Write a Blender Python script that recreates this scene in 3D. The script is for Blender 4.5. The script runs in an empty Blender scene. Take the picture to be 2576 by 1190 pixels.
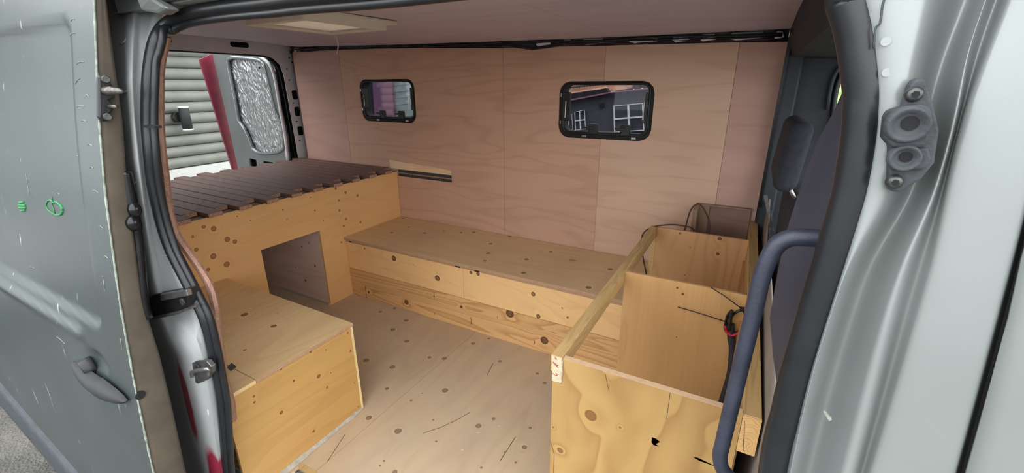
import bpy, bmesh, math, random
from mathutils import Vector, Matrix
from mathutils.geometry import delaunay_2d_cdt
random.seed(7)
R_ = random.Random(11)
SC = bpy.context.scene
COL = SC.collection

# ------------------------------------------------------------------ camera, sky, exposure
cam_d = bpy.data.cameras.new('camera'); cam = bpy.data.objects.new('camera', cam_d); COL.objects.link(cam)
cam.location = (2.1775, -0.5795, 1.3242)
cam.rotation_mode = 'XYZ'; cam.rotation_euler = (1.2463, 0.0063, 0.5087)
cam_d.sensor_fit = 'HORIZONTAL'; cam_d.sensor_width = 36.0
cam_d.lens = 36.0 * 1088.478 / 2576.0
cam_d.shift_x = 11.0 / 2576.0; cam_d.shift_y = -18.7 / 2576.0
cam_d.clip_start = 0.02
SC.camera = cam
SC.view_settings.view_transform = 'Standard'; SC.view_settings.look = 'None'
SC.view_settings.gamma = 1.0; SC.view_settings.use_curve_mapping = False
SC.view_settings.exposure = 2.05
wd = bpy.data.worlds.new('overcast_sky'); SC.world = wd; wd.use_nodes = True
wn = wd.node_tree; wn.nodes.clear()
wo = wn.nodes.new('ShaderNodeOutputWorld'); wb = wn.nodes.new('ShaderNodeBackground')
wt = wn.nodes.new('ShaderNodeTexCoord'); ws = wn.nodes.new('ShaderNodeSeparateXYZ'); wr = wn.nodes.new('ShaderNodeValToRGB')
wn.links.new(wt.outputs['Generated'], ws.inputs[0]); wn.links.new(ws.outputs['Z'], wr.inputs[0])
wr.color_ramp.elements[0].position = 0.0; wr.color_ramp.elements[0].color = (0.86, 0.89, 0.91, 1)
wr.color_ramp.elements[1].position = 0.9; wr.color_ramp.elements[1].color = (1.0, 1.0, 1.0, 1)
wn.links.new(wr.outputs[0], wb.inputs[0]); wb.inputs[1].default_value = 1.0
wn.links.new(wb.outputs[0], wo.inputs[0])
SC.cycles.max_bounces = 12; SC.cycles.diffuse_bounces = 9; SC.cycles.transmission_bounces = 6
SC.cycles.use_denoising = True
SC.cycles.sample_clamp_indirect = 6.0

# ------------------------------------------------------------------ node helpers
def lin(c):
    return tuple((v/255/12.92 if v/255 <= 0.04045 else ((v/255+0.055)/1.055)**2.4) for v in c) + (1.0,)

class NG:
    def __init__(s, name):
        s.m = bpy.data.materials.new(name); s.m.use_nodes = True
        s.t = s.m.node_tree; s.t.nodes.clear()
        s.out = s.t.nodes.new('ShaderNodeOutputMaterial')
        s.b = s.t.nodes.new('ShaderNodeBsdfPrincipled'); s.t.links.new(s.b.outputs[0], s.out.inputs[0])
    def n(s, typ, **kw):
        q = s.t.nodes.new(typ)
        for k, v in kw.items(): setattr(q, k, v)
        return q
    def l(s, a, b): s.t.links.new(a, b)
    def setin(s, q, i, v):
        if hasattr(v, 'links') or isinstance(v, bpy.types.NodeSocket): s.l(v, q.inputs[i])
        else: q.inputs[i].default_value = v
    def math(s, op, a, b=None, c=None, clamp=False):
        q = s.n('ShaderNodeMath', operation=op); q.use_clamp = clamp
        s.setin(q, 0, a)
        if b is not None: s.setin(q, 1, b)
        if c is not None: s.setin(q, 2, c)
        return q.outputs[0]
    def pos(s):
        return s.n('ShaderNodeNewGeometry').outputs['Position']
    def vmul(s, v, w):
        q = s.n('ShaderNodeVectorMath', operation='MULTIPLY'); s.setin(q, 0, v); q.inputs[1].default_value = w; return q.outputs[0]
    def vadd(s, v, w):
        q = s.n('ShaderNodeVectorMath', operation='ADD'); s.setin(q, 0, v); s.setin(q, 1, w); return q.outputs[0]
    def noise(s, v, scale, detail=3.0, dist=0.0, rough=0.5, col=False):
        q = s.n('ShaderNodeTexNoise'); s.l(v, q.inputs['Vector'])
        q.inputs['Scale'].default_value = scale; q.inputs['Detail'].default_value = detail
        q.inputs['Distortion'].default_value = dist; q.inputs['Roughness'].default_value = rough
        return q.outputs['Color' if col else 'Fac']
    def ramp(s, f, stops, interp='LINEAR'):
        q = s.n('ShaderNodeValToRGB'); s.l(f, q.inputs[0]); cr = q.color_ramp; cr.interpolation = interp
        while len(cr.elements) < len(stops): cr.elements.new(0.5)
        for e, (p, c) in zip(cr.elements, stops):
            e.position = p; e.color = c if len(c) == 4 else tuple(c)+(1.0,)
        return q.outputs[0]
    def mr(s, v, a, b, c=0.0, d=1.0, smooth=False):
        q = s.n('ShaderNodeMapRange'); q.clamp = True
        if smooth: q.interpolation_type = 'SMOOTHSTEP'
        s.setin(q, 0, v)
        for i, x in enumerate((a, b, c, d)): q.inputs[i+1].default_value = x
        return q.outputs[0]
    def mix(s, f, a, b, mode='MIX'):
        q = s.n('ShaderNodeMix', data_type='RGBA', blend_type=mode)
        s.setin(q, 0, f); s.setin(q, 6, a); s.setin(q, 7, b)
        return q.outputs[2]
    def bump(s, h, strength=0.3, dist=0.01):
        q = s.n('ShaderNodeBump'); s.l(h, q.inputs['Height']); q.inputs['Strength'].default_value = strength
        q.inputs['Distance'].default_value = dist; s.l(q.outputs[0], s.b.inputs['Normal'])
    def p(s, **kw):
        for k, v in kw.items(): s.setin(s.b, k.replace('_', ' '), v)
        return s.m

def plain(name, c, rough=0.5, metal=0.0, var=0.08, vs=25.0, bump=0.0, bs=200.0, **kw):
    g = NG(name); P = g.pos()
    f = g.noise(P, vs, 4)
    c0 = lin(c); d = tuple(max(0, v*(1-var*2.2)) for v in c0[:3])+(1,); u = tuple(min(1, v*(1+var*1.6)) for v in c0[:3])+(1,)
    g.p(Base_Color=g.ramp(f, [(0.3, d), (0.7, u)]), Roughness=rough, Metallic=metal, **kw)
    if bump: g.bump(g.noise(P, bs, 3), bump, 0.004)
    return g.m

def wood(name, light, dark, axis='x', freq=26.0, ring=0.5, su=0.9, sv=5.0, streak=0.35, blotch=0.25, knots=(), rough=0.6,
         knot_col=(78, 52, 30), seed=0.0, stain=None, halo=0.6, rp=2.2, ks=0.85, saw=False):
    """rotary-cut veneer: contour-line grain along one axis, knots with a dark heart and pale halo"""
    g = NG(name); P = g.pos()
    sc = {'x': (su, sv, sv), 'y': (sv, su, sv), 'z': (sv, sv, su)}[axis]
    st = {'x': (3, 130, 130), 'y': (130, 3, 130), 'z': (130, 130, 3)}[axis]
    wob = g.noise(P, 9.0, 2, col=True)
    base = g.vadd(g.vmul(P, sc), (seed, seed*1.7, seed*0.6))
    n1 = g.noise(base, 1.0, 2, 0.5, 0.45)
    ph = g.math('MULTIPLY', n1, freq)
    if knots:
        q = g.vadd(P, g.vmul(wob, (0.006, 0.006, 0.006)))
        q = g.vadd(q, (-0.003, -0.003, -0.003))
        dm = None
        for (x, y, z, r) in knots:
            r *= ks
            dn = g.n('ShaderNodeVectorMath', operation='DISTANCE'); g.l(q, dn.inputs[0]); dn.inputs[1].default_value = (x, y, z)
            d = g.math('DIVIDE', dn.outputs['Value'], r)
            dm = d if dm is None else g.math('MINIMUM', dm, d)
        ph = g.math('ADD', ph, g.math('MULTIPLY', g.mr(dm, 0.8, 4.0, 1.0, 0.0, True), 0.7))
    s = g.math('SINE', g.math('MULTIPLY', ph, 6.283))
    s01 = g.math('MULTIPLY_ADD', s, 0.5, 0.5)
    if saw: s01 = g.math('SUBTRACT', g.math('FRACT', ph), g.math('MULTIPLY', g.mr(g.math('FRACT', ph), 0.9, 1.0), 1.0), clamp=True)
    rg = g.math('MULTIPLY', g.math('POWER', s01, rp), ring)
    fs = g.noise(g.vmul(P, st), 1.0, 2)
    bl = g.noise(g.vadd(P, (seed, 0, seed)), 2.3, 3)
    t = g.math('ADD', rg, g.math('MULTIPLY', g.math('SUBTRACT', fs, 0.5), streak))
    t = g.math('ADD', t, g.math('MULTIPLY', g.math('SUBTRACT', bl, 0.45), blotch*2), clamp=True)
    col = g.mix(t, lin(light), lin(dark))
    if stain:
        sf = g.mr(g.noise(P, stain[1], 5), 0.5, 0.72, 0, stain[2])
        col = g.mix(sf, col, lin(stain[0]))
    if knots:
        pale = g.mr(dm, 0.95, 1.9, 0.45*halo, 0.0, True)
        col = g.mix(pale, col, tuple(min(1, v*1.25) for v in lin(light)[:3])+(1,))
        k = lin(knot_col); k2 = tuple(v*0.5+w*0.5 for v, w in zip(k, lin(dark)))
        col = g.mix(g.mr(dm, 0.9, 1.1, 1.0, 0.0), col, k)
        inner = g.mr(dm, 0.6, 0.75, 0.75, 0.0)
        col = g.mix(inner, col, k2)
    g.p(Base_Color=col, Roughness=rough)
    g.bump(fs, 0.12, 0.001)
    return g.m

# ------------------------------------------------------------------ mesh helpers
def wloc(o):
    v = Vector((0, 0, 0))
    while o is not None: v += o.location; o = o.parent
    return v
def obj(name, bm, mat, parent=None, smooth=False, bevel=0.0, seg=1):
    me = bpy.data.meshes.new(name)
    o = bpy.data.objects.new(name, me)
    if parent is not None:
        o.parent = parent
        off = wloc(parent)
        if off.length > 0: bmesh.ops.translate(bm, verts=bm.verts, vec=-off)
    bmesh.ops.recalc_face_normals(bm, faces=bm.faces)
    bm.to_mesh(me); bm.free()
    if mat: me.materials.append(mat)
    if smooth:
        for p in me.polygons: p.use_smooth = True
    COL.objects.link(o)
    if bevel:
        md = o.modifiers.new('bevel', 'BEVEL'); md.width = bevel; md.segments = seg; md.limit_method = 'ANGLE'; md.angle_limit = math.radians(40)
    return o
def tag(o, label=None, cat=None, group=None, kind=None):
    if label: o['label'] = label
    if cat: o['category'] = cat
    if group: o['group'] = group
    if kind: o['kind'] = kind
    return o
def empty(name, loc=(0, 0, 0), label=None, cat=None, group=None, kind=None):
    o = bpy.data.objects.new(name, None); COL.objects.link(o); o.location = loc; o.empty_display_size = 0.05
    return tag(o, label, cat, group, kind)
def new(): return bmesh.new()
def box(bm, lo, hi):
    x0, y0, z0 = [min(a, b) for a, b in zip(lo, hi)]; x1, y1, z1 = [max(a, b) for a, b in zip(lo, hi)]
    v = [bm.verts.new(c) for c in ((x0,y0,z0),(x1,y0,z0),(x1,y1,z0),(x0,y1,z0),(x0,y0,z1),(x1,y0,z1),(x1,y1,z1),(x0,y1,z1))]
    for f in ((0,3,2,1),(4,5,6,7),(0,1,5,4),(1,2,6,5),(2,3,7,6),(3,0,4,7)): bm.faces.new([v[i] for i in f])
    return bm
def bx(lo, hi): return box(new(), lo, hi)
def tube(bm, pts, r, n=10, cap=True):
    pts = [Vector(p) for p in pts]; N = len(pts)
    rs = r if isinstance(r, (list, tuple)) else [r]*N
    up = Vector((0.13, 0.27, 0.95)).normalized(); rings = []
    prev = None
    for i, p in enumerate(pts):
        t = (pts[min(i+1, N-1)]-pts[max(i-1, 0)]).normalized()
        if prev is None:
            a = t.cross(up)
            if a.length < 1e-3: a = t.cross(Vector((1, 0, 0)))
            a.normalize()
        else:
            a = prev - t*prev.dot(t); a.normalize()
        prev = a; b = t.cross(a)
        rings.append([bm.verts.new(p + (a*math.cos(2*math.pi*k/n)+b*math.sin(2*math.pi*k/n))*rs[i]) for k in range(n)])
    for i in range(N-1):
        for k in range(n):
            bm.faces.new((rings[i][k], rings[i][(k+1) % n], rings[i+1][(k+1) % n], rings[i+1][k]))
    if cap:
        bm.faces.new(rings[0][::-1]); bm.faces.new(rings[-1])
    return bm
def catmull(pts, m=6):
    P = [Vector(p) for p in pts]; out = []
    for i in range(len(P)-1):
        p0 = P[i-1] if i else P[0]*2-P[1]; p1, p2 = P[i], P[i+1]; p3 = P[i+2] if i+2 < len(P) else P[-1]*2-P[-2]
        for k in range(m):
            t = k/m
            out.append(0.5*((2*p1)+(p2-p0)*t+(2*p0-5*p1+4*p2-p3)*t*t+(3*p1-p0-3*p2+p3)*t**3))
    out.append(P[-1]); return out
def frame_pt(o, u, v, w):
    return Vector(o), Vector(u), Vector(v), Vector(w)
def plate(bm, outer, holes, fr, th):
    """flat plate with any outline and any holes, extruded by th along w; fr = origin, u, v, w"""
    o, u, v, w = frame_pt(*fr)
    vs = []; es = []
    for loop in [outer]+list(holes):
        s = len(vs); vs += [Vector((a, b)) for a, b in loop]
        es += [(s+i, s+(i+1) % len(loop)) for i in range(len(loop))]
    r = delaunay_2d_cdt(vs, es, [], 1, 1e-6)
    V2, F = r[0], r[2]
    def inside(pt, loop):
        c = False; j = len(loop)-1
        for i in range(len(loop)):
            a, b = loop[i], loop[j]
            if (a[1] > pt[1]) != (b[1] > pt[1]) and pt[0] < (b[0]-a[0])*(pt[1]-a[1])/(b[1]-a[1])+a[0]: c = not c
            j = i
        return c
    keep = []
    for f in F:
        c = sum((V2[i] for i in f), Vector((0, 0)))/len(f)
        if inside(c, outer) and not any(inside(c, h) for h in holes): keep.append(f)
    top = [bm.verts.new(o+u*p.x+v*p.y) for p in V2]; bot = [bm.verts.new(o+u*p.x+v*p.y+w*th) for p in V2]
    cnt = {}
    for f in keep:
        bm.faces.new([top[i] for i in f]); bm.faces.new([bot[i] for i in reversed(f)])
        for i in range(len(f)):
            a, b = f[i], f[(i+1) % len(f)]
            k = (min(a, b), max(a, b)); cnt[k] = None if k in cnt else (a, b)
    for e in cnt.values():
        if e: bm.faces.new((top[e[1]], top[e[0]], bot[e[0]], bot[e[1]]))
    bmesh.ops.delete(bm, geom=[q for q in bm.verts if not q.link_faces], context='VERTS')
    return bm
def rect(a, b, c, d): return [(a, c), (b, c), (b, d), (a, d)]
def rrect(a, b, c, d, r, n=6):
    out = []
    for cx, cy, s in ((b-r, d-r, 0), (a+r, d-r, 90), (a+r, c+r, 180), (b-r, c+r, 270)):
        for k in range(n+1):
            t = math.radians(s+90*k/n); out.append((cx+r*math.cos(t), cy+r*math.sin(t)))
    return out
def grid(bm, rows, close=False):
    V = [[bm.verts.new(p) for p in r] for r in rows]
    for i in range(len(V)-1):
        for j in range(len(V[0])-1):
            bm.faces.new((V[i][j], V[i][j+1], V[i+1][j+1], V[i+1][j]))
    return bm
def disc(bm, c, nrm, r, h, n=12, r2=None):
    c = Vector(c); nrm = Vector(nrm).normalized()
    return tube(bm, [c, c+nrm*h], [r, r if r2 is None else r2], n)
def interp(t, xs, ys):
    if t <= xs[0]: return ys[0]+(ys[1]-ys[0])*(t-xs[0])/(xs[1]-xs[0])
    for i in range(len(xs)-1):
        if t <= xs[i+1]: return ys[i]+(ys[i+1]-ys[i])*(t-xs[i])/(xs[i+1]-xs[i])
    return ys[-1]+(ys[-1]-ys[-2])*(t-xs[-1])/(xs[-1]-xs[-2])
def sstep(t):
    t = max(0.0, min(1.0, t)); return t*t*(3-2*t)

# ------------------------------------------------------------------ materials
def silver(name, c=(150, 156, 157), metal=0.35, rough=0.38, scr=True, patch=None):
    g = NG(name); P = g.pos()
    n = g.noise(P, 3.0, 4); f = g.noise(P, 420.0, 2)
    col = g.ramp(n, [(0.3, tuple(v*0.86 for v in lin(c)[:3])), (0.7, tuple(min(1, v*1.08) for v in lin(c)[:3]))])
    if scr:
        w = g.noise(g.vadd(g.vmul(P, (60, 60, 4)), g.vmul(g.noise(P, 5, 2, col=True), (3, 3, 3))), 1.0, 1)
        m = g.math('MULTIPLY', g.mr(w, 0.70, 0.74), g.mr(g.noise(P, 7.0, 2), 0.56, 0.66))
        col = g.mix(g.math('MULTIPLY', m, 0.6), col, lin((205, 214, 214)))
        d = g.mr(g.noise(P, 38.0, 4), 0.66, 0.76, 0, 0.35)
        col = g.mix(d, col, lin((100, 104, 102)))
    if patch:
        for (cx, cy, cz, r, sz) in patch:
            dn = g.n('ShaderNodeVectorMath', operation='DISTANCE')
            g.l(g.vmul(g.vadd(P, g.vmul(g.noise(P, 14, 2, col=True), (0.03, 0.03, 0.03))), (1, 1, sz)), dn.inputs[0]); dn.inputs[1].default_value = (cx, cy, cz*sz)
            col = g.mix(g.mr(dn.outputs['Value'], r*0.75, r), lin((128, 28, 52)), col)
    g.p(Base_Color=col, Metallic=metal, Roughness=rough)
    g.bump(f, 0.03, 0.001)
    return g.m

M = {}
M['door_paint'] = silver('door_paint', (73, 82, 83))  # same van paint as the front post, darkened for the dimmer side
M['pillar_paint'] = silver('pillar_paint', (149, 155, 154), 0.3, 0.32, False)  # same van paint as the sliding door, lightened for the brighter side
M['jamb_paint'] = silver('jamb_paint', (152, 155, 156), 0.0, 0.55, True, patch=[(0.86, -0.11, 0.46, 0.045, 0.28), (0.93, -0.12, 0.18, 0.05, 0.30)])
M['inner_paint'] = silver('inner_paint', (168, 172, 173), 0.25, 0.45)
M['door2_paint'] = silver('rear_door_paint', (112, 117, 118), 0.2, 0.4)
M['frame_paint'] = silver('frame_paint', (214, 214, 216), 0.0, 0.5)
M['dusty'] = plain('dusty_primer', (84, 75, 64), 0.75, 0, 0.12, 14)
M['chip'] = plain('chipped_edge_paint', (140, 150, 138), 0.5, 0, 0.2, 90)
M['rubber'] = plain('seal_rubber', (27, 30, 34), 0.36, 0, 0.08, 30, 0.02, 500)
M['black'] = plain('black_plastic', (24, 24, 26), 0.45, 0, 0.15, 60, 0.1, 300)
M['blackgloss'] = plain('glossy_black_plastic', (18, 19, 22), 0.22, 0, 0.1, 40)
M['windowframe'] = plain('matt_window_frame', (20, 20, 22), 0.7, 0, 0.1, 40)
M['handle'] = plain('grained_handle_plastic', (32, 35, 37), 0.6, 0, 0.12, 60, 0.15, 500)
M['cladding'] = plain('grey_cladding_plastic', (54, 60, 66), 0.6, 0, 0.1, 30, 0.15, 400)
M['navy'] = plain('navy_trim_plastic', (50, 54, 68), 0.65, 0, 0.08, 12, 0.15, 500)
M['cabdark'] = plain('dark_cab_plastic', (44, 50, 57), 0.6, 0, 0.08, 12, 0.15, 500)
M['headliner'] = plain('cab_headliner', (38, 43, 54), 0.9, 0, 0.06, 15)
M['fabric'] = plain('seat_fabric', (48, 51, 60), 0.9, 0, 0.12, 60, 0.4, 700)
M['hardboard'] = plain('grey_brown_bulkhead_board', (134, 124, 114), 0.8, 0, 0.1, 8)
M['tubegrey'] = plain('painted_steel_tube', (50, 54, 68), 0.45, 0.1, 0.1, 30, 0.1, 300)
M['steel'] = plain('zinc_steel', (150, 150, 150), 0.32, 0.85, 0.15, 60)
M['pinsteel'] = plain('grey_pin_steel', (112, 110, 106), 0.4, 0.7, 0.2, 200)
M['grime'] = plain('greasy_black_steel', (58, 62, 68), 0.5, 0.4, 0.4, 30)
M['bumper'] = plain('dusty_rubber_block', (62, 66, 70), 0.75, 0, 0.2, 40, 0.2, 300)
M['screwhead'] = plain('dull_screw_head', (84, 86, 84), 0.4, 0.7, 0.2, 300)
M['cream'] = plain('cream_hatch_plastic', (240, 232, 220), 0.5, 0, 0.03, 10)
def translucent(name, c, tr):
    g = NG(name)
    d = g.n('ShaderNodeBsdfDiffuse'); d.inputs[0].default_value = lin(c)
    t = g.n('ShaderNodeBsdfTranslucent'); t.inputs[0].default_value = lin(c)
    mx = g.n('ShaderNodeMixShader'); mx.inputs[0].default_value = tr
    g.l(d.outputs[0], mx.inputs[1]); g.l(t.outputs[0], mx.inputs[2]); g.l(mx.outputs[0], g.out.inputs[0]); g.t.nodes.remove(g.b)
    return g.m
M['dome'] = translucent('milky_roof_dome', (244, 244, 242), 0.6)
M['hatchframe'] = translucent('cream_hatch_frame', (236, 230, 220), 0.25)
M['blind'] = translucent('cream_blind_sheet', (238, 232, 222), 0.42)
M['cord'] = plain('white_cord', (190, 184, 172), 0.7)
M['sealant'] = plain('pale_sealant', (176, 168, 154), 0.6, 0, 0.1, 60, 0.3, 200)
M['tape'] = plain('pale_end_grain_board', (200, 182, 154), 0.7, 0, 0.08, 60)
M['redink'] = plain('red_marker_ink', (140, 38, 34), 0.7)
M['redpaint'] = plain('old_red_paint', (122, 40, 58), 0.4, 0, 0.12, 14)
M['brownwire'] = plain('brown_cable_sheath', (62, 40, 28), 0.55)
M['redwire'] = plain('red_cable_sheath', (190, 30, 58), 0.45)
M['loomwire'] = plain('loom_tape', (38, 38, 48), 0.6, 0, 0.2, 60)
M['green'] = plain('green_mark_colour', (36, 132, 74), 0.6, 0, 0.25, 400)
M['whiteboard'] = plain('white_base_board', (200, 202, 200), 0.6, 0, 0.02)
M['siding'] = plain('pale_grey_siding_paint', (130, 132, 126), 0.6, 0, 0.06, 6)
M['darkvoid'] = plain('dark_cavity', (24, 24, 26), 0.9)
M['housedark'] = plain('charcoal_render', (70, 72, 78), 0.85, 0, 0.08, 8)
M['housewhite'] = plain('white_window_paint', (225, 225, 225), 0.5)
M['terracotta'] = plain('clay_roof_tile', (206, 158, 128), 0.8, 0, 0.15, 4)
M['housepink'] = plain('pink_painted_board', (140, 90, 106), 0.7, 0, 0.06, 5)
M['edgeply'] = wood('ply_lining_edge', (164, 126, 106), (104, 74, 62), 'z', 18, 0.5, 3, 40, 0.5, 0.4)

def ply_edge_mat():
    g = NG('laminated_ply_edge'); P = g.pos(); s = g.n('ShaderNodeSeparateXYZ'); g.l(P, s.inputs[0])
    w = g.math('SINE', g.math('MULTIPLY', s.outputs['Z'], 1250.0))
    n = g.noise(P, 60, 3)
    f = g.math('ADD', g.math('MULTIPLY_ADD', w, 0.5, 0.5), g.math('MULTIPLY', g.math('SUBTRACT', n, 0.5), 0.8), clamp=True)
    return g.p(Base_Color=g.ramp(f, [(0.1, lin((150, 112, 84))), (0.9, lin((205, 172, 138)))]), Roughness=0.7)
M['plyedge'] = ply_edge_mat()

def foil_mat():
    g = NG('crinkled_foil'); P = g.pos()
    v = g.n('ShaderNodeTexVoronoi', feature='F1'); g.l(g.vadd(g.vmul(P, (60, 60, 26)), g.vmul(g.noise(P, 22, 2, col=True), (2, 2, 2))), v.inputs['Vector']); v.inputs['Scale'].default_value = 1.0
    g.p(Base_Color=lin((164, 166, 168)), Metallic=0.8, Roughness=0.38)
    g.bump(v.outputs['Distance'], 0.35, 0.008)
    return g.m
M['foil'] = foil_mat()

def glass_mat(name, tint, fac):
    g = NG(name)
    tr = g.n('ShaderNodeBsdfTransparent'); tr.inputs[0].default_value = tint
    gl = g.n('ShaderNodeBsdfGlossy'); gl.inputs['Roughness'].default_value = 0.02
    fr = g.n('ShaderNodeFresnel'); fr.inputs['IOR'].default_value = 1.45
    mx = g.n('ShaderNodeMixShader'); g.l(g.math('MULTIPLY', fr.outputs[0], fac), mx.inputs[0]); g.l(tr.outputs[0], mx.inputs[1]); g.l(gl.outputs[0], mx.inputs[2])
    g.l(mx.outputs[0], g.out.inputs[0]); g.t.nodes.remove(g.b)
    return g.m
M['tinted'] = glass_mat('smoked_acrylic', (0.56, 0.56, 0.6, 1), 0.4)
M['glass'] = glass_mat('clear_glass', (0.9, 0.93, 0.92, 1), 0.9)
M['housepane'] = plain('house_window_glass', (60, 66, 72), 0.1, 0.0, 0.2, 2)

def gravel_mat():
    g = NG('packed_gravel'); P = g.pos()
    v = g.n('ShaderNodeTexVoronoi'); g.l(P, v.inputs['Vector']); v.inputs['Scale'].default_value = 70
    n = g.noise(P, 6, 5); n2 = g.noise(P, 130, 3)
    f = g.math('ADD', g.math('MULTIPLY', n, 0.6), g.math('MULTIPLY', n2, 0.5))
    col = g.ramp(f, [(0.3, lin((72, 70, 67))), (0.55, lin((98, 97, 93))), (0.75, lin((124, 121, 115)))])
    g.p(Base_Color=col, Roughness=0.95)
    g.bump(g.math('ADD', v.outputs['Distance'], n2), 0.8, 0.01)
    return g.m
M['gravel'] = gravel_mat()
def lawn_mat():
    g = NG('grass_bank_green'); P = g.pos()
    f = g.noise(g.vmul(P, (1, 1, 2)), 5, 6)
    g.p(Base_Color=g.ramp(f, [(0.3, lin((88, 120, 52))), (0.7, lin((168, 196, 92)))]), Roughness=0.9)
    g.bump(g.noise(P, 60, 4), 0.8, 0.03)
    return g.m
M['lawn'] = lawn_mat()

# knots: x, y, z, radius
KN_BENCH = [(0.056, 1.6650, 0.405, 0.013), (0.226, 1.5270, 0.405, 0.011), (0.206, 1.3850, 0.405, 0.013), (0.402, 1.4810, 0.405, 0.013), (0.495, 1.5670, 0.405, 0.009), (0.608, 1.6000, 0.405, 0.013), (0.677, 1.6460, 0.405, 0.016), (0.755, 1.7330, 0.405, 0.01), (0.925, 1.6810, 0.405, 0.015), (0.885, 1.5130, 0.405, 0.014), (0.954, 1.3740, 0.405, 0.015), (0.997, 1.2710, 0.405, 0.013), (1.1880, 1.3990, 0.405, 0.015), (1.2580, 1.5650, 0.405, 0.014), (1.2550, 1.2300, 0.405, 0.015), (1.6310, 1.4850, 0.405, 0.016), (1.6020, 1.2270, 0.405, 0.016)]
KN_FLOOR = [(0.55, 1.0910, 0, 0.016), (0.551, 0.977, 0, 0.016), (0.7, 0.927, 0, 0.016), (1.0300, 1.0820, -0, 0.015), (1.0790, 1.1630, -0, 0.011), (0.902, 0.87, 0, 0.012), (0.975, 0.9, 0, 0.015), (0.636, 0.696, 0, 0.018), (0.792, 0.719, 0, 0.017), (1.2340, 1.0140, 0, 0.011), (1.4420, 1.0160, 0, 0.01), (1.5020, 0.97, 0, 0.011), (0.883, 0.588, 0, 0.011), (1.1260, 0.704, 0, 0.017), (0.948, 0.413, 0, 0.015), (1.1070, 0.417, 0, 0.017), (1.3750, 0.596, 0, 0.014), (1.4090, 0.659, 0, 0.009), (1.5650, 0.688, 0, 0.008), (1.5910, 0.59, 0, 0.012), (1.2320, 0.264, 0, 0.011), (1.0350, 0.58, 0, 0.008), (0.386, 1.1700, 0, 0.014), (0.339, 1.0950, 0, 0.013), (0.697, 1.0650, 0, 0.004), (1.0470, 0.641, 0, 0.006), (1.2760, 0.449, 0, 0.006), (1.1930, 0.533, 0, 0.006), (1.5350, 0.533, 0, 0.005), (1.5950, 0.512, 0, 0.006), (1.4950, 0.431, 0, 0.006), (1.1620, 0.282, 0, 0.006), (1.1640, 0.259, 0, 0.005)]
KN_BED = [(0, 0.402, 0.699, 0.012), (0, 0.442, 0.678, 0.016), (0, 0.491, 0.609, 0.017), (-0, 0.524, 0.586, 0.014), (-0, 0.35, 0.602, 0.012), (0, 0.413, 0.547, 0.018), (0, 0.464, 0.486, 0.018), (0, 0.349, 0.667, 0.008), (0, 1.2310, 0.682, 0.012), (0, 1.3220, 0.644, 0.012), (0, 1.1730, 0.644, 0.009), (0, 1.1690, 0.584, 0.011), (0, 1.2090, 0.515, 0.012), (0, 1.1860, 0.477, 0.01), (0, 1.3210, 0.463, 0.011), (0, 1.1510, 0.378, 0.008), (0, 1.0440, 0.554, 0.006), (0, 0.998, 0.626, 0.008), (0, 0.802, 0.68, 0.007), (0, 0.981, 0.708, 0.006), (0, 0.619, 0.669, 0.005), (0, 0.818, 0.62, 0.006), (0, 0.561, 0.708, 0.005), (0, 1.1640, 0.724, 0.011), (0, 0.378, 0.492, 0.012)]
KN_BFRONT = [(0.402, 1.1870, 0.333, 0.021), (0.726, 1.1870, 0.275, 0.02), (0.894, 1.1870, 0.382, 0.01), (0.959, 1.1870, 0.36, 0.011), (1.0040, 1.1870, 0.361, 0.013), (1.3310, 1.1870, 0.322, 0.014), (1.3630, 1.1870, 0.203, 0.014), (0.162, 1.1870, 0.353, 0.008), (1.5200, 1.1870, 0.24, 0.007), (1.4890, 1.1870, 0.285, 0.005), (-0.012, 1.1870, 0.206, 0.012), (0.554, 1.1870, 0.322, 0.004)]
KN_BLOW = [(1.1980, 1.1870, 0.175, 0.028), (1.4010, 1.1870, 0.075, 0.025), (0.475, 1.1870, 0.057, 0.02), (0.886, 1.1870, 0.132, 0.012), (0.153, 1.1870, 0.047, 0.011), (0.693, 1.1870, 0.152, 0.007)]
KN_CAB = [(1.9360, 0.254, 0.564, 0.018), (1.8630, 0.254, 0.421, 0.01), (2.0080, 0.254, 0.561, 0.004), (1.8410, 0.254, 0.486, 0.004)]
KN_BOXTOP = [(0.436, 0.277, 0.418, 0.016), (0.63, 0.28, 0.418, 0.013), (0.69, 0.128, 0.418, 0.007), (0.548, 0.349, 0.418, 0.003)]
KN_BOXEND = [(0.884, 0.266, 0.283, 0.009), (0.884, 0.169, 0.328, 0.006), (0.884, 0.293, 0.214, 0.006), (0.884, 0.105, 0.242, 0.008), (0.884, 0.207, 0.073, 0.007), (0.884, 0.385, 0.403, 0.005), (0.884, 0.251, 0.4, 0.006), (0.884, 0.132, 0.402, 0.006), (0.884, 0.419, 0.387, 0.005), (0.884, 0.42, 0.301, 0.005), (0.884, 0.417, 0.148, 0.004), (0.884, 0.313, 0.371, 0.004), (0.884, 0.316, 0.264, 0.004), (0.884, 0.029, 0.364, 0.005), (0.884, 0.027, 0.341, 0.005), (0.884, 0.42, 0.026, 0.004)]
KN_DIV = [(2.0330, 0.827, 0.678, 0.005), (2.0530, 0.827, 0.661, 0.006), (2.2200, 0.827, 0.461, 0.007), (2.0510, 0.827, 0.495, 0.003)]
KN_DIV2 = [(1.9590, 1.3800, 0.688, 0.006), (2.1180, 1.3800, 0.687, 0.01), (2.1200, 1.3800, 0.618, 0.009), (2.0060, 1.3800, 0.628, 0.004), (2.0030, 1.3800, 0.492, 0.005)]
KN_SIDE = [(-0.28, 1.0090, 0.43, 0.016), (-0.2, 1.0090, 0.36, 0.008), (-0.1, 1.0090, 0.25, 0.009), (-0.22, 1.0090, 0.12, 0.011), (-0.3, 1.0090, 0.2, 0.007), (-0.12, 1.0090, 0.4, 0.006)]

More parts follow.
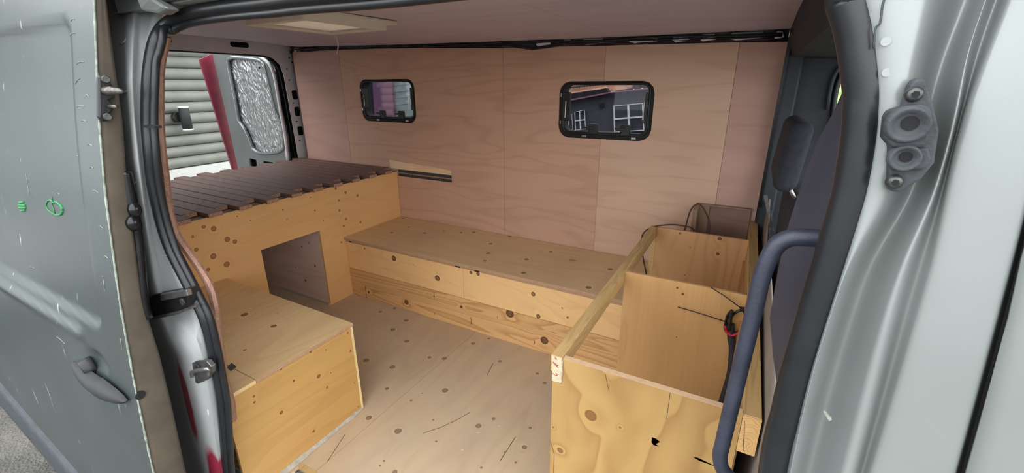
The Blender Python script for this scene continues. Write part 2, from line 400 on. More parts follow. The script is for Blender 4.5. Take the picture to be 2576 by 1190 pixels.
M['wallply'] = wood('pink_okoume_plywood', (206, 166, 142), (168, 128, 106), 'x', 7, 0.27, 0.8, 5.0, 0.30, 0.22, rough=0.6, rp=3.5)
M['wallply2'] = wood('pale_okoume_plywood', (214, 180, 154), (176, 140, 116), 'x', 7, 0.27, 0.8, 5.5, 0.30, 0.22, rough=0.6, seed=4.3, rp=3.5)
M['wallply3'] = wood('rosy_okoume_plywood', (196, 158, 144), (162, 124, 110), 'x', 6, 0.2, 0.7, 4.5, 0.25, 0.2, rough=0.6, seed=9.1, rp=3.5)
M['ceilply'] = wood('dull_ceiling_plywood', (200, 192, 206), (172, 162, 174), 'x', 6, 0.25, 0.6, 3.5, 0.25, 0.2, rough=0.55, seed=2.2)
M['floorply'] = wood('worn_floor_plywood', (202, 180, 150), (164, 142, 116), 'y', 6, 0.2, 1.0, 5.0, 0.3, 0.4, knots=KN_FLOOR, knot_col=(132, 108, 86), stain=((176, 164, 152), 3.0, 0.5), seed=1.5)
M['benchply'] = wood('bench_top_plywood', (224, 194, 150), (184, 152, 108), 'x', 5, 0.15, 0.9, 5.0, 0.3, 0.35, knots=KN_BENCH, knot_col=(118, 88, 58), seed=6.1)
M['bfront'] = wood('bench_front_plywood', (236, 194, 136), (196, 146, 90), 'x', 9, 0.3, 0.9, 5.0, 0.2, 0.25, knots=KN_BFRONT, seed=3.3, rp=3.5, saw=True)
M['blow'] = wood('bench_kick_plank', (216, 172, 116), (160, 112, 64), 'x', 16, 0.8, 0.45, 7.0, 0.25, 0.2, knots=KN_BLOW, seed=8.3, rp=2.5, saw=True)
M['bedply'] = wood('bed_front_plywood', (228, 182, 122), (190, 140, 82), 'y', 6, 0.2, 0.9, 5.0, 0.2, 0.3, knots=KN_BED, knot_col=(146, 102, 60), seed=5.2, ks=0.8, saw=True)
M['sideply'] = wood('bed_side_plywood', (222, 198, 184), (186, 160, 146), 'x', 8, 0.3, 0.9, 5.0, 0.25, 0.3, knots=KN_SIDE, knot_col=(70, 46, 32), seed=7.2)
M['backply'] = wood('brown_back_plywood', (150, 118, 104), (112, 84, 74), 'x', 6, 0.3, 0.9, 5.0, 0.3, 0.3, seed=3.7)
M['slatwood'] = wood('dark_stained_slat', (114, 86, 76), (80, 58, 50), 'x', 18, 0.35, 1.0, 14.0, 0.45, 0.35, seed=3.9)
M['slatend'] = plain('pale_sawn_slat_end', (168, 132, 110), 0.8, 0, 0.2, 120)
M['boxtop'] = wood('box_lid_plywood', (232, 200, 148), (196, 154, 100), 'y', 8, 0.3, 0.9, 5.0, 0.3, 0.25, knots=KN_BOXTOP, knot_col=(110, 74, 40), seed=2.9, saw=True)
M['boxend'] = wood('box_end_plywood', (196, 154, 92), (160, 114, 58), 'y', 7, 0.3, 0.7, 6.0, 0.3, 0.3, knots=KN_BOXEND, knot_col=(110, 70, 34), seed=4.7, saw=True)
M['cabfront'] = wood('cabinet_front_plywood', (172, 138, 84), (134, 94, 48), 'z', 6, 0.7, 2.6, 4.6, 0.16, 0.2, knots=KN_CAB, knot_col=(120, 80, 40), seed=1.2, rp=2.0, stain=None, saw=True)
M['divply'] = wood('divider_plywood', (196, 154, 100), (156, 112, 64), 'z', 7, 0.25, 1.0, 5.0, 0.35, 0.25, knots=KN_DIV, knot_col=(84, 50, 24), seed=5.9, saw=True)
M['divply2'] = wood('rear_divider_plywood', (196, 150, 102), (156, 112, 68), 'z', 8, 0.35, 1.0, 5.0, 0.35, 0.25, knots=KN_DIV2, knot_col=(74, 44, 24), seed=6.9)
M['railwood'] = wood('pine_rail', (196, 164, 110), (158, 120, 74), 'y', 18, 0.45, 1.0, 16.0, 0.4, 0.3, seed=2.1)
M['railz'] = wood('grey_pine_batten', (150, 122, 100), (112, 88, 70), 'z', 14, 0.4, 1.0, 14.0, 0.4, 0.3, seed=2.6)

# ------------------------------------------------------------------ ground and floor
gr = obj('ground', grid(new(), [[(-30+60*i/20, -30+60*j/20, -0.62) for i in range(21)] for j in range(21)]), M['gravel'])
tag(gr, 'packed grey gravel yard below the open sliding door', 'ground', kind='structure')
fl = empty('floor', (0, 0, 0), 'worn plywood floor with dark round knots between the benches', 'floor', kind='structure')
obj('plywood_sheet', plate(new(), [(-1.0, 0.0), (0.905, 0.0), (0.905, 0.128), (0.979, 0.128), (0.979, 1.72), (-1.0, 1.72)], [], ((0, 0, 0), (1, 0, 0), (0, 1, 0), (0, 0, -1)), 0.012), M['floorply'], fl)
obj('plywood_sheet', bx((0.981, 0.128, -0.012), (2.30, 1.72, 0.0008)), M['floorply'], fl)
obj('edge_strip', bx((0.905, 0.112, -0.016), (2.28, 0.1275, 0.001)), M['railwood'], fl)
obj('steel_pan', bx((-1.05, -0.06, -0.05), (2.9, 1.78, -0.02)), M['inner_paint'], fl)

b = new()
for ps in ([(1.2040, 0.457, 0.001), (1.2470, 0.517, 0.001), (1.2800, 0.582, 0.001), (1.3030, 0.645, 0.001)], [(0.982, 0.174, 0), (0.933, 0.302, 0)], [(1.2380, 0.886, 0.001), (1.2130, 0.982, 0.001)], [(1.5400, 0.489, 0.001), (1.5360, 0.616, 0.001)]):
    tube(b, ps, 0.0011, 4)
k_ = obj('scratches', b, M['brownwire'], fl); k_['kind'] = 'stuff'
b = new()
for ps in ([(1.3620, 0.947, 0.001), (1.3730, 0.95, 0.001)], [(1.4430, 0.637, 0.001), (1.4540, 0.638, 0.001)], [(1.3900, 0.564, 0.001), (1.3990, 0.567, 0.001)], [(1.5420, 0.565, 0.001), (1.5530, 0.541, 0.001)], [(1.3850, 0.46, 0.001), (1.3910, 0.465, 0.001)], [(1.1340, 0.645, 0), (1.1380, 0.648, 0)], [(1.4870, 0.575, 0.001), (1.4910, 0.573, 0.001)], [(1.5740, 0.557, 0.001), (1.5820, 0.557, 0.001)], [(0.564, 0.982, 0), (0.592, 0.959, 0)], [(1.3610, 0.374, 0.001), (1.3630, 0.381, 0.001)]):
    tube(b, ps, 0.0012, 4)
k_ = obj('wood_chips', b, M['tape'], fl); k_['kind'] = 'stuff'
# stepwell below the floor edge, lined with pale foil-faced insulation
sw = empty('step_well', (0.9, -0.05, -0.25), 'pale foil-lined step well under the plywood floor edge', 'step', kind='structure')
obj('tread', bx((0.86, -0.16, -0.27), (2.28, 0.11, -0.25)), M['jamb_paint'], sw)
b = new(); rows = []
for i in range(9):
    rows.append([(0.90+0.34*j/24, 0.104-0.012*R_.random(), -0.22+0.21*i/8+0.008*R_.random()) for j in range(25)])
grid(b, rows); obj('foil_lining', b, M['foil'], sw)
obj('riser', bx((0.88, 0.107, -0.26), (2.28, 0.111, -0.02)), M['whiteboard'], sw)

# ------------------------------------------------------------------ far wall with two window holes and a slot
wb_ = empty('wall_back', (0, 1.7, 0), 'pinkish plywood lined van side with two small windows', 'wall', kind='structure')
def topz(x): return interp(x, [-1.0, -0.95, 0.1, 0.885, 1.42, 2.066, 2.25], [1.563, 1.562, 1.545, 1.513, 1.502, 1.488, 1.482])
seams = [-0.953, -0.452, 0.2, 0.878, 1.470, 2.066, 2.245]
W1 = (-0.285, 0.214, 1.077, 1.357); W2 = (1.226, 1.727, 1.040, 1.333)
H1 = rrect(W1[0], W1[1], W1[2], W1[3], 0.06, 5); H2 = rrect(W2[0], W2[1], W2[2], W2[3], 0.06, 3)
SLOT = rect(0.004, 0.479, 0.704, 0.752)
def clipx(loop, a, b):
    """clip a convex outline to a <= x <= b"""
    def half(L, s, lim):
        out = []
        for i in range(len(L)):
            p, q = L[i-1], L[i]
            ip, iq = s*(p[0]-lim) >= 0, s*(q[0]-lim) >= 0
            if ip != iq:
                t = (lim-p[0])/(q[0]-p[0]); out.append((lim, p[1]+t*(q[1]-p[1])))
            if iq: out.append(q)
        return out
    return half(half(loop, 1, a), -1, b)
wmats = ['wallply3', 'wallply', 'wallply', 'wallply', 'wallply2', 'wallply3']
for i in range(6):
    a, c = seams[i]+0.0007, seams[i+1]-0.0007
    outer = [(a, 0.0), (c, 0.0), (c, topz(c)), ((a+c)/2, topz((a+c)/2)), (a, topz(a))]
    holes = []; notch = None
    for H in (H1, H2, SLOT):
        xs = [p[0] for p in H]
        if min(xs) > a and max(xs) < c: holes.append(H)
        elif max(xs) > a and min(xs) < c:
            cl = clipx(H, a-0.001, c+0.001)
            if len(cl) > 2: notch = (H, cl); holes.append(clipx(H, a-0.01, c+0.01))
    obj('plywood_panel', plate(new(), outer, holes, ((0, 1.7+0.0012*(i % 2), 0), (1, 0, 0), (0, 0, 1), (0, 1, 0)), 0.009), M[wmats[i]], wb_)
# steel body side behind the lining with its own window openings
def wavy(H, d):
    cx = sum(p[0] for p in H)/len(H); cz = sum(p[1] for p in H)/len(H)
    return [(p[0]+(d if p[0] > cx else -d), p[1]+(d if p[1] > cz else -d)) for p in H]
obj('outer_skin', plate(new(), rect(-1.05, 2.24, -0.5, 1.75), [wavy(H1, -0.004), wavy(H2, -0.004)], ((0, 1.772, 0), (1, 0, 0), (0, 0, 1), (0, 1, 0)), 0.01), M['inner_paint'], wb_)
obj('cavity_liner', plate(new(), rect(-1.0, 2.24, 0.0, 1.66), [wavy(H1, 0.01), wavy(H2, 0.01)], ((0, 1.733, 0), (1, 0, 0), (0, 0, 1), (0, 1, 0)), 0.01), M['darkvoid'], wb_)
# slot: exposed grey batten with screws and a bare strip of wood above it
obj('slot_batten', bx((0.006, 1.708, 0.706), (0.477, 1.732, 0.750)), M['cladding'], wb_)
obj('slot_lip', bx((0.006, 1.704, 0.722), (0.477, 1.710, 0.731)), M['railz'], wb_)
for sx in (0.12, 0.38):
    obj('screw', disc(new(), (sx, 1.705, 0.716), (0, -1, 0), 0.004, 0.004, 8), M['steel'], wb_)
obj('bare_strip', plate(new(), [(-0.062, 0.756), (0.477, 0.753), (0.478, 0.783), (0.27, 0.80), (0.26, 0.795), (0.17, 0.805), (0.10, 0.803), (-0.062, 0.815)], [], ((0, 1.6985, 0), (1, 0, 0), (0, 0, 1), (0, 1, 0)), 0.0016), wood('bare_pale_strip', (236, 204, 166), (208, 168, 128), 'x', 8, 0.3), wb_)

# ------------------------------------------------------------------ ceiling
def ceilz(x, y):
    return interp(x, [-1.0, -0.886, 0.138, 0.862, 1.43, 2.24], [1.602, 1.590, 1.561, 1.546, 1.535, 1.528]) + interp(y, [0, 0.3, 0.6, 0.9, 1.3, 1.66], [-0.035, 0.004, 0.018, 0.022, 0.018, 0.0])
ce = empty('ceiling', (0, 0, 1.55), 'dull mauve-brown plywood ceiling sheet over the bed and benches', 'ceiling', kind='structure')
for x0, x1 in ((-1.0, 1.4992), (1.5008, 2.245)):
    b = new(); n = 14
    gx_ = sorted([x0+(x1-x0)*i/n for i in range(n+1)]+([0.542, 0.818] if x0 < 0 else [])); gy_ = sorted([0.03+1.632*j/16 for j in range(17)]+([0.482, 0.808] if x0 < 0 else []))
    grid(b, [[(x, y, ceilz(x, y)) for x in gx_] for y in gy_])
    if x0 < 0:
        bmesh.ops.delete(b, geom=[f for f in b.faces if 0.542 < f.calc_center_median().x < 0.818 and 0.482 < f.calc_center_median().y < 0.808], context='FACES')
    r = bmesh.ops.extrude_face_region(b, geom=b.faces[:]); bmesh.ops.translate(b, verts=[v for v in r['geom'] if isinstance(v, bmesh.types.BMVert)], vec=(0, 0, 0.008))
    obj('plywood_sheet', b, M['ceilply'], ce, smooth=False)
obj('roof_skin', plate(new(), rect(-1.05, 2.9, -0.12, 1.8), [rect(0.52, 0.84, 0.46, 0.83)], ((0, 0, 1.68), (1, 0, 0), (0, 1, 0), (0, 0, 1)), 0.02), M['inner_paint'], ce)

# body rail seen in the gap above the wall lining
tr = empty('trim_1', (0, 1.72, 1.55), 'grey steel roof rail showing in the gap above the wall lining', 'rail', kind='structure')
obj('rail_back', bx((-1.0, 1.726, 1.40), (2.245, 1.732, 1.68)), plain('grey_primer_rail', (120, 120, 124), 0.6, 0.1, 0.5, 9), tr)

# ------------------------------------------------------------------ rear door frame (van's open back)
wr_ = empty('wall_rear', (-1.0, 0, 0), 'grey painted steel frame around the open rear doorway', 'wall', kind='structure')
top_holes = [rrect(1.275, 1.405, 1.572, 1.606, 0.015), rrect(0.80, 0.93, 1.572, 1.606, 0.015)]
post_holes = [rrect(1.678, 1.728, 1.215, 1.285, 0.014), rrect(1.678, 1.728, 1.09, 1.16, 0.014), rrect(1.678, 1.728, 0.94, 1.01, 0.014)]
outer = [(-0.1, 1.536), (1.50, 1.530), (1.57, 1.512), (1.615, 1.47), (1.635, 1.40), (1.66, 0.0), (1.79, 0.0), (1.79, 1.69), (-0.1, 1.69)]
obj('frame_panel', plate(new(), outer, top_holes+post_holes, ((-1.0, 0, 0), (0, 1, 0), (0, 0, 1), (-1, 0, 0)), 0.004), M['frame_paint'], wr_)
obj('frame_back', plate(new(), [(-0.1, 1.545), (1.5, 1.54), (1.60, 1.51), (1.645, 1.45), (1.675, 0.0), (1.79, 0.0), (1.79, 1.69), (-0.1, 1.69)], [], ((-1.05, 0, 0), (0, 1, 0), (0, 0, 1), (-1, 0, 0)), 0.02), M['darkvoid'], wr_)
b = new(); tube(b, catmull([(-1.055, -0.05, 1.537), (-1.055, 0.8, 1.537), (-1.055, 1.48, 1.533), (-1.055, 1.57, 1.508), (-1.055, 1.625, 1.45), (-1.055, 1.645, 1.3), (-1.055, 1.655, 0.9), (-1.055, 1.665, 0.1)], 5), 0.012, 8)
obj('rear_seal', b, M['rubber'], wr_, True)
obj('sill_panel', bx((-1.06, 0.0, -0.45), (-1.0, 1.75, 0.0)), M['inner_paint'], wr_)
for (yy, zz) in [(1.667, 1.44), (1.672, 1.36), (1.675, 1.19), (1.678, 1.05), (1.68, 0.9), (1.70, 1.52), (1.72, 1.49)]:
    obj('frame_bolt', disc(new(), (-0.998, yy, zz), (1, 0, 0), 0.006, 0.003, 8), M['grime'], wr_)

# open rear door with a foil covered window panel; swung straight back from its hinge at y = 1.62
dr = empty('door_2', (-1.07, 1.62, 0), 'open rear van door with silver foil over its window panel', 'door', kind='structure')
HX, HY = -1.075, 1.615
ang = math.radians(84)
DU = Vector((-math.sin(ang), -math.cos(ang), 0)); DW = Vector((DU.y, -DU.x, 0))
if DW.y > 0: DW = -DW
def dpt(s, z, d=0.0): return Vector((HX, HY, 0))+DU*s+Vector((0, 0, z))+DW*d
fo = [(0.0143, 0.3663), (-0.0296, 0.7327), (-0.0478, 0.9439), (-0.0352, 1.1144), (-0.0204, 1.2390), (-0.0159, 1.4010), (0.0199, 1.4928), (0.1129, 1.5366), (0.5281, 1.5730), (0.6226, 1.5697), (0.5993, 0.6325), (0.6249, 0.3029)]
win = [(0.4533, 1.5092), (0.3968, 1.5242), (0.3027, 1.5197), (0.1301, 1.5014), (0.0761, 1.4773), (0.058, 1.4321), (0.035, 1.1972), (0.0128, 1.1029), (-0.0127, 1.0075), (-0.0025, 0.8874), (0.0174, 0.8422), (0.084, 0.8119), (0.2156, 0.7958), (0.3045, 0.7991), (0.3621, 0.8308), (0.383, 0.9045), (0.419, 0.9827), (0.4665, 1.0489), (0.465, 1.1270), (0.4619, 1.2582), (0.4639, 1.4389)]
slots = [[(0.4297, 0.7395), (0.3515, 0.73), (0.3717, 0.6003), (0.4447, 0.5948)], [(0.2665, 0.7258), (0.1622, 0.7207), (0.1646, 0.6916), (0.2721, 0.6669)]]
obj('inner_panel', plate(new(), fo, [win]+slots, (dpt(0, 0, 0.03), DU, (0, 0, 1), -DW), 0.02), M['door2_paint'], dr, bevel=0.004)
obj('outer_panel', plate(new(), [(p[0]*1.02, p[1]) for p in fo], [], (dpt(0, 0, -0.03), DU, (0, 0, 1), -DW), 0.012), M['darkvoid'], dr)
# rolled rim round the window recess
cxw = sum(p[0] for p in win)/len(win); czw = sum(p[1] for p in win)/len(win)
rim = [dpt(cxw+(p[0]-cxw)*1.015, czw+(p[1]-czw)*1.012, 0.028) for p in win]
b = new(); tube(b, catmull(rim+[rim[0]], 4), 0.013, 8, False); obj('window_rim', b, silver('bright_rim_paint', (140, 145, 147), 0.5, 0.25, False), dr, True)
b = new(); rows = []
from mathutils import noise as mn
for i in range(71):
    z = 0.7858+(1.5342-0.7858)*i/70; row = []
    for j in range(51):
        s = -0.0227+(0.4765--0.0227)*j/50
        d = abs(mn.noise(Vector((s*34+3*mn.noise(Vector((s*9, z*9, 1))), z*17, 0.3))))*0.008+abs(mn.noise(Vector((s*75, z*24, 7.3))))*0.003
        row.append(dpt(s, z, 0.004+d))
    rows.append(row)
grid(b, rows); obj('foil_sheet', b, M['foil'], dr)
# narrow return along the free edge, still in the old red paint
fe = dpt(0.70, 0, 0.0)
E0, E1 = (-1.7000, 1.4240, 1.5170), (-1.7400, 1.5190, 0.61)
E2, E3 = (-1.7400, 1.5580, 1.5720), (-1.7600, 1.5780, 0.605)
b = new(); q = [Vector(E0), Vector(E2), Vector(E3), Vector(E1)]
vs = [b.verts.new(p) for p in q]+[b.verts.new(p+Vector((-0.02, 0.0, 0))) for p in q]
for f in ((0,1,2,3),(7,6,5,4),(0,4,5,1),(1,5,6,2),(2,6,7,3),(3,7,4,0)): b.faces.new([vs[i] for i in f])
tag(obj('free_edge_return', b, M['redpaint'], dr), 'faded red painted edge of the door')
b = new(); tube(b, catmull([dpt(0.0946, 1.5299, 0.034), dpt(0.0356, 1.4989, 0.034), dpt(-0.0063, 1.4606, 0.034), dpt(-0.0305, 1.3809, 0.034), dpt(-0.0327, 1.2392, 0.034), dpt(-0.0324, 1.1146, 0.034), dpt(-0.0372, 0.944, 0.034), dpt(-0.0214, 0.7441, 0.034)], 5), 0.011, 8); obj('hinge_flange', b, M['housewhite'], dr, True)
obj('hinge_bolt', disc(new(), dpt(0.09, 1.45, 0.05), DW, 0.008, 0.006), M['black'], dr)
for z in (1.12, 0.92): obj('hinge_pin', bx(tuple(dpt(0.03, z, 0.03)-Vector((.012, .012, .03))), tuple(dpt(0.03, z, 0.05)+Vector((.012, .012, .03)))), M['inner_paint'], dr)

# ------------------------------------------------------------------ pale round-log house wall behind the van, with its lamp
hs = empty('siding_house', (-2.8, 1.6, -0.62), 'pale grey house wall of rounded horizontal boards behind the van', 'house')
z = 0.535; k = 0
while z < 1.9:
    h = 0.106
    prof = []
    for t in range(9):
        a = math.radians(-80+160*t/8); prof.append((-2.86+0.055*math.cos(a), z+h/2+h*0.49*math.sin(a)/math.sin(math.radians(80))))
    b = new(); grid(b, [[(px, yy, pz) for px, pz in prof] for yy in (-1.5, 2.45)])
    r = bmesh.ops.extrude_face_region(b, geom=b.faces[:]); bmesh.ops.translate(b, verts=[v for v in r['geom'] if isinstance(v, bmesh.types.BMVert)], vec=(-0.02, 0, 0))
    obj('log_board', b, M['siding'], hs, True); z += h
obj('base_board', bx((-2.86, -1.5, -0.1), (-2.80, 2.45, 0.53)), M['whiteboard'], hs)
obj('backing', bx((-2.93, -1.5, -0.62), (-2.87, 2.45, 2.4)), M['darkvoid'], hs)
obj('eave_board', bx((-2.9, -1.5, 1.9), (-2.5, 2.45, 1.96)), M['siding'], hs)
lp = empty('wall_lamp', (-2.80, 1.70, 1.02), 'small dark cylinder lamp on the pale board wall behind the van', 'lamp')
obj('bracket', disc(new(), (-2.81, 1.665, 1.03), (1, 0, 0), 0.05, 0.045, 14), M['black'], lp, bevel=0.003)
b = new(); tube(b, [(-2.72, 1.70, 0.92), (-2.72, 1.70, 1.12)], 0.044, 16); obj('body', b, M['handle'], lp, True, 0.003)
obj('arm', bx((-2.78, 1.665, 1.005), (-2.72, 1.705, 1.045)), M['black'], lp)
for zz in (1.12, 0.908): obj('lens_ring', disc(new(), (-2.72, 1.70, zz), (0, 0, 1), 0.046, 0.012, 16), M['housewhite'], lp)

# ------------------------------------------------------------------ sliding door (slid open along the outside, to the rear)
ZS = [-0.6, -0.3, 0.1, 0.373, 0.62, 0.849, 1.089, 1.257, 1.49, 1.75]; YS = [-0.268, -0.275, -0.285, -0.278, -0.259, -0.236, -0.204, -0.175, -0.126, -0.065]
def sm(t, xs, ys): return (interp(t-0.05, xs, ys)+interp(t, xs, ys)*2+interp(t+0.05, xs, ys))/4
def rsdf(x, z, a, b_, c, d, r):
    qx = abs(x-(a+b_)/2)-(b_-a)/2+r; qz = abs(z-(c+d)/2)-(d-c)/2+r
    return min(max(qx, qz), 0)+math.hypot(max(qx, 0), max(qz, 0))-r
def cap(x, z, x0, x1, zc, r):
    px = min(max(x, x0), x1); return math.hypot(x-px, z-zc)-r
def skin_y(x, z):
    y = sm(z, ZS, YS)
    y += 0.011*sstep(-rsdf(x, z, -3.0, 0.825, 0.735, 1.468, 0.05)/0.016)
    d = cap(x, z, -3.0, 0.672, 0.690, 0.0)
    y += -0.013*sstep((0.03-d)/0.03)
    e = math.hypot((x-0.735)/0.085, (z-0.622)/0.045)
    y += 0.022*sstep((1.0-e)/0.8)
    return y
sd = empty('door_1', (0.95, -0.2, 0), 'open scratched silver-grey sliding van door standing beside the doorway', 'door', kind='structure')
def zlow(x): return max(-0.55, -0.11-0.2*(x-0.122))
xs = [-1.4+0.1*i for i in range(14)]+[-0.08+0.0129*i for i in range(0, 80)]
xs = [x for x in xs if x < 0.945]+[0.95]
rows = []
for i in range(151):
    t = i/150; row = []
    for x in xs:
        z = zlow(x)+(1.75-zlow(x))*t
        row.append((x, skin_y(x, z), z))
    rows.append(row)
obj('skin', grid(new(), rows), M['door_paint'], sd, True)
DIz = [-0.6, 0.309, 0.551, 0.671, 0.829, 0.986, 1.133, 1.254, 1.378, 1.465, 1.75]; DIy = [-0.22, -0.212, -0.197, -0.192, -0.192, -0.173, -0.153, -0.132, -0.117, -0.106, -0.07]
b = new(); rows = []
for i in range(61):
    z = -0.4+2.15*i/60; yo = skin_y(0.95, z); yi = max(interp(z, DIz, DIy), yo+0.012)
    rows.append([(0.948, yo+0.002, z), (0.953, yo+0.012, z), (0.949, (yo+yi)/2+0.004, z), (0.951, yi-0.008, z), (0.945, yi, z), (0.80, yi+0.002, z), (-1.2, yi+0.002, z)])
tag(obj('shut_face', grid(b, rows), M['dusty'], sd, True), 'dusty beige front edge of the door')
b = new(); pts = []; rr = []
for i in range(140):
    z = -0.35+2.05*i/139; pts.append((0.9505+0.0006*R_.random(), skin_y(0.95, z)+0.0005, z)); rr.append(0.0016+0.0014*R_.random())
tube(b, pts, rr, 6); obj('edge_fold', b, M['chip'], sd, True)
# rub strip along the bottom
b = new(); P0 = [(-1.3300, -0.287, 0.257), (-0.53, -0.287, 0.098), (0.165, -0.287, -0.038), (0.56, -0.287, -0.113)]; P1 = [(-1.7750, -0.287, -0.015), (-0.788, -0.287, -0.126), (-0.151, -0.287, -0.208), (0.305, -0.287, -0.273)]
rows = []
for a, c in zip(P0, P1):
    a = Vector(a); c = Vector(c)
    rows.append([a+Vector((0, 0.02, 0.004)), a+Vector((0, -0.004, 0)), a.lerp(c, 0.25)+Vector((0, -0.010, 0)), a.lerp(c, 0.8)+Vector((0, -0.008, 0)), c, c+Vector((0, 0.05, 0))])
tag(obj('rub_strip', grid(b, rows), M['cladding'], sd, True), 'dark grey plastic strip along the door bottom')
# handle: a boat-shaped grip with dark pull, lock barrel
hh = empty('door_handle', (0.73, -0.27, 0.58)); hh.parent = sd; hh.location = Vector((0.73, -0.27, 0.58))-sd.location
A = Vector((0.59, -0.268, 0.576)); B = Vector((0.911, -0.268, 0.579)); AX = (B-A); UPV = Vector((0, 0, 1))
b = new(); rings = []
for i in range(25):
    t = i/24
    c = A.lerp(B, t)+Vector((0, 0, -0.010*math.sin(math.pi*t)))
    hw = 0.026*(math.sin(math.pi*min(1, 0.06+0.94*t))**0.55)+0.0006
    if t > 0.55: hw *= 1.15
    out = 0.028*(math.sin(math.pi*(0.03+0.94*t))**0.5)
    ring = []
    for k in range(13):
        a = math.pi*k/12
        ring.append(c+Vector((0, -out*math.sin(a), hw*math.cos(a))))
    rings.append(ring)
grid(b, rings)
obj('grip', b, M['handle'], hh, True)
lb = Vector((0.68, -0.262, 0.593)); lb2 = Vector((0.749, -0.28, 0.627))
b = new(); tube(b, [lb+Vector((0, 0.012, 0)), lb+Vector((-0.004, -0.016, -0.004))], [0.030, 0.027], 20); obj('lock_barrel', b, M['black'], hh, True, 0.003)
# alignment block bolted to the shut face
ab = empty('alignment_block', (0.95, -0.14, 1.3)); ab.parent = sd; ab.location = Vector((0.95, -0.14, 1.3))-sd.location
def onx(p, x=0.953): return p
blk = [(0.966, -0.159, 1.3450), (0.966, -0.149, 1.3470), (0.966, -0.14, 1.3410), (0.966, -0.141, 1.3280), (0.966, -0.137, 1.3200), (0.966, -0.14, 1.3000), (0.966, -0.152, 1.2960), (0.966, -0.148, 1.2880), (0.966, -0.15, 1.2760), (0.966, -0.158, 1.2670), (0.966, -0.156, 1.2600), (0.966, -0.165, 1.2520), (0.966, -0.175, 1.2550), (0.966, -0.179, 1.2610)]
b = new(); plate(b, [(p[1], p[2]) for p in blk], [], ((0.952, 0, 0), (0, 1, 0), (0, 0, 1), (1, 0, 0)), 0.014); obj('block', b, M['black'], ab, bevel=0.003)
for p in ((0.966, -0.149, 1.3380), (0.966, -0.164, 1.2620)):
    obj('screw', disc(new(), p, (1, -0.2, 0), 0.008, 0.006, 10), M['screwhead'], ab, bevel=0.0015)
p = Vector((0.966, -0.154, 1.3150)); b = new(); tube(b, [p, p+Vector((0.02, 0.004, 0)), p+Vector((0.022, 0.004, 0)), p+Vector((0.045, 0.008, -0.001)), p+Vector((0.052, 0.009, -0.001))], [0.009, 0.009, 0.007, 0.006, 0.003], 12); obj('guide_pin', b, M['pinsteel'], ab, True)
p = Vector((0.966, -0.155, 1.2830)); b = new(); tube(b, [p, p+Vector((0.022, 0.004, 0))], [0.005, 0.004], 10); obj('small_pin', b, M['pinsteel'], ab, True)
# rubber stop with two lobes on the inner edge
b = new(); sp = [(0.94, -0.153, 1.1410), (0.94, -0.154, 1.1230), (0.94, -0.158, 1.0770), (0.94, -0.162, 1.0350), (0.94, -0.165, 0.982), (0.94, -0.178, 0.894), (0.94, -0.189, 0.824), (0.94, -0.191, 0.781)]
tube(b, catmull(sp, 4), [0.008]+[0.0135]*14+[0.011]*14, 8)
obj('rubber_stop', b, M['blackgloss'], sd, True)
for u in ((0.95, -0.159, 1.0520), (0.95, -0.169, 1.0220)):
    b = new(); bmesh.ops.create_uvsphere(b, u_segments=14, v_segments=10, radius=1.0); bmesh.ops.scale(b, verts=b.verts, vec=(0.012, 0.014, 0.019)); bmesh.ops.translate(b, verts=b.verts, vec=u)
    obj('stop_lobe', b, M['blackgloss'], sd, True)
bolt = (0.953, -0.254, 0.602)
b = new(); disc(b, bolt, (1, 0, 0), 0.011, 0.003, 14); obj('drain_plug', b, M['black'], sd)
# green dashes, ring and tick lying on the door skin
def onskin(x, z): return Vector((x, skin_y(x, z)-0.0008, z))
for dz in (0.0, 0.008, 0.016, -0.008):
    b = new(); w = 0.028 if -0.004 < dz < 0.012 else 0.018
    tube(b, [onskin(0.345-w+2*w*t/8, 0.986+dz+0.006*t/8) for t in range(9)], 0.0036, 6); obj('green_dash', b, M['green'], sd, True)
gx, gz = 0.597, 1.022
loop = []
for k in range(33):
    a = 2*math.pi*k/32; loop.append(onskin(gx+0.056*math.cos(a)*(1+0.08*math.sin(2*a)), gz+0.019*math.sin(a)*(1.0 if math.sin(a) < 0 else (1-0.35*math.exp(-(math.cos(a)/0.2)**2)))))
b = new(); tube(b, loop, [0.0018+0.0014*max(0, math.cos(2*math.pi*k/32)) for k in range(33)], 6); obj('green_ring', b, M['green'], sd, True)
b = new(); tube(b, [onskin(gx-0.006, gz+0.028), onskin(gx-0.004, gz+0.016), onskin(gx-0.012, gz+0.008), onskin(gx-0.004, gz-0.004), onskin(gx-0.003, gz-0.018)], 0.0012, 6); obj('green_tick', b, M['green'], sd, True)
# scratches on the paint
b = new()
for (x, z, dx, dz) in [(0.82,1.43,.03,.006),(0.85,1.37,.04,.006),(0.84,1.33,.025,.012),(0.84,1.28,.04,.004),(0.42,1.035,.002,.06),(0.86,1.25,.03,0.002),(0.88,1.20,.03,.002),(0.885,1.15,.02,.003),(0.89,1.10,.03,.0),(0.83,1.46,.02,.004),(0.89,1.305,.02,.0),(0.46,0.62,.06,-.004),(0.58,0.50,.05,-.006),(0.62,1.06,.03,.004),(0.80,1.17,.03,.004),(0.3,0.80,.05,.01),(0.9,1.02,.02,.0),(0.905,0.95,.02,.001),(0.88,0.86,.001,.04),(0.92,0.72,.002,.03)]:
    tube(b, [onskin(x+dx*t/4, z+dz*t/4+0.002*math.sin(t)) for t in range(5)], 0.0007, 4)
s_ = obj('scratches', b, M['chip'], sd); s_['kind'] = 'stuff'

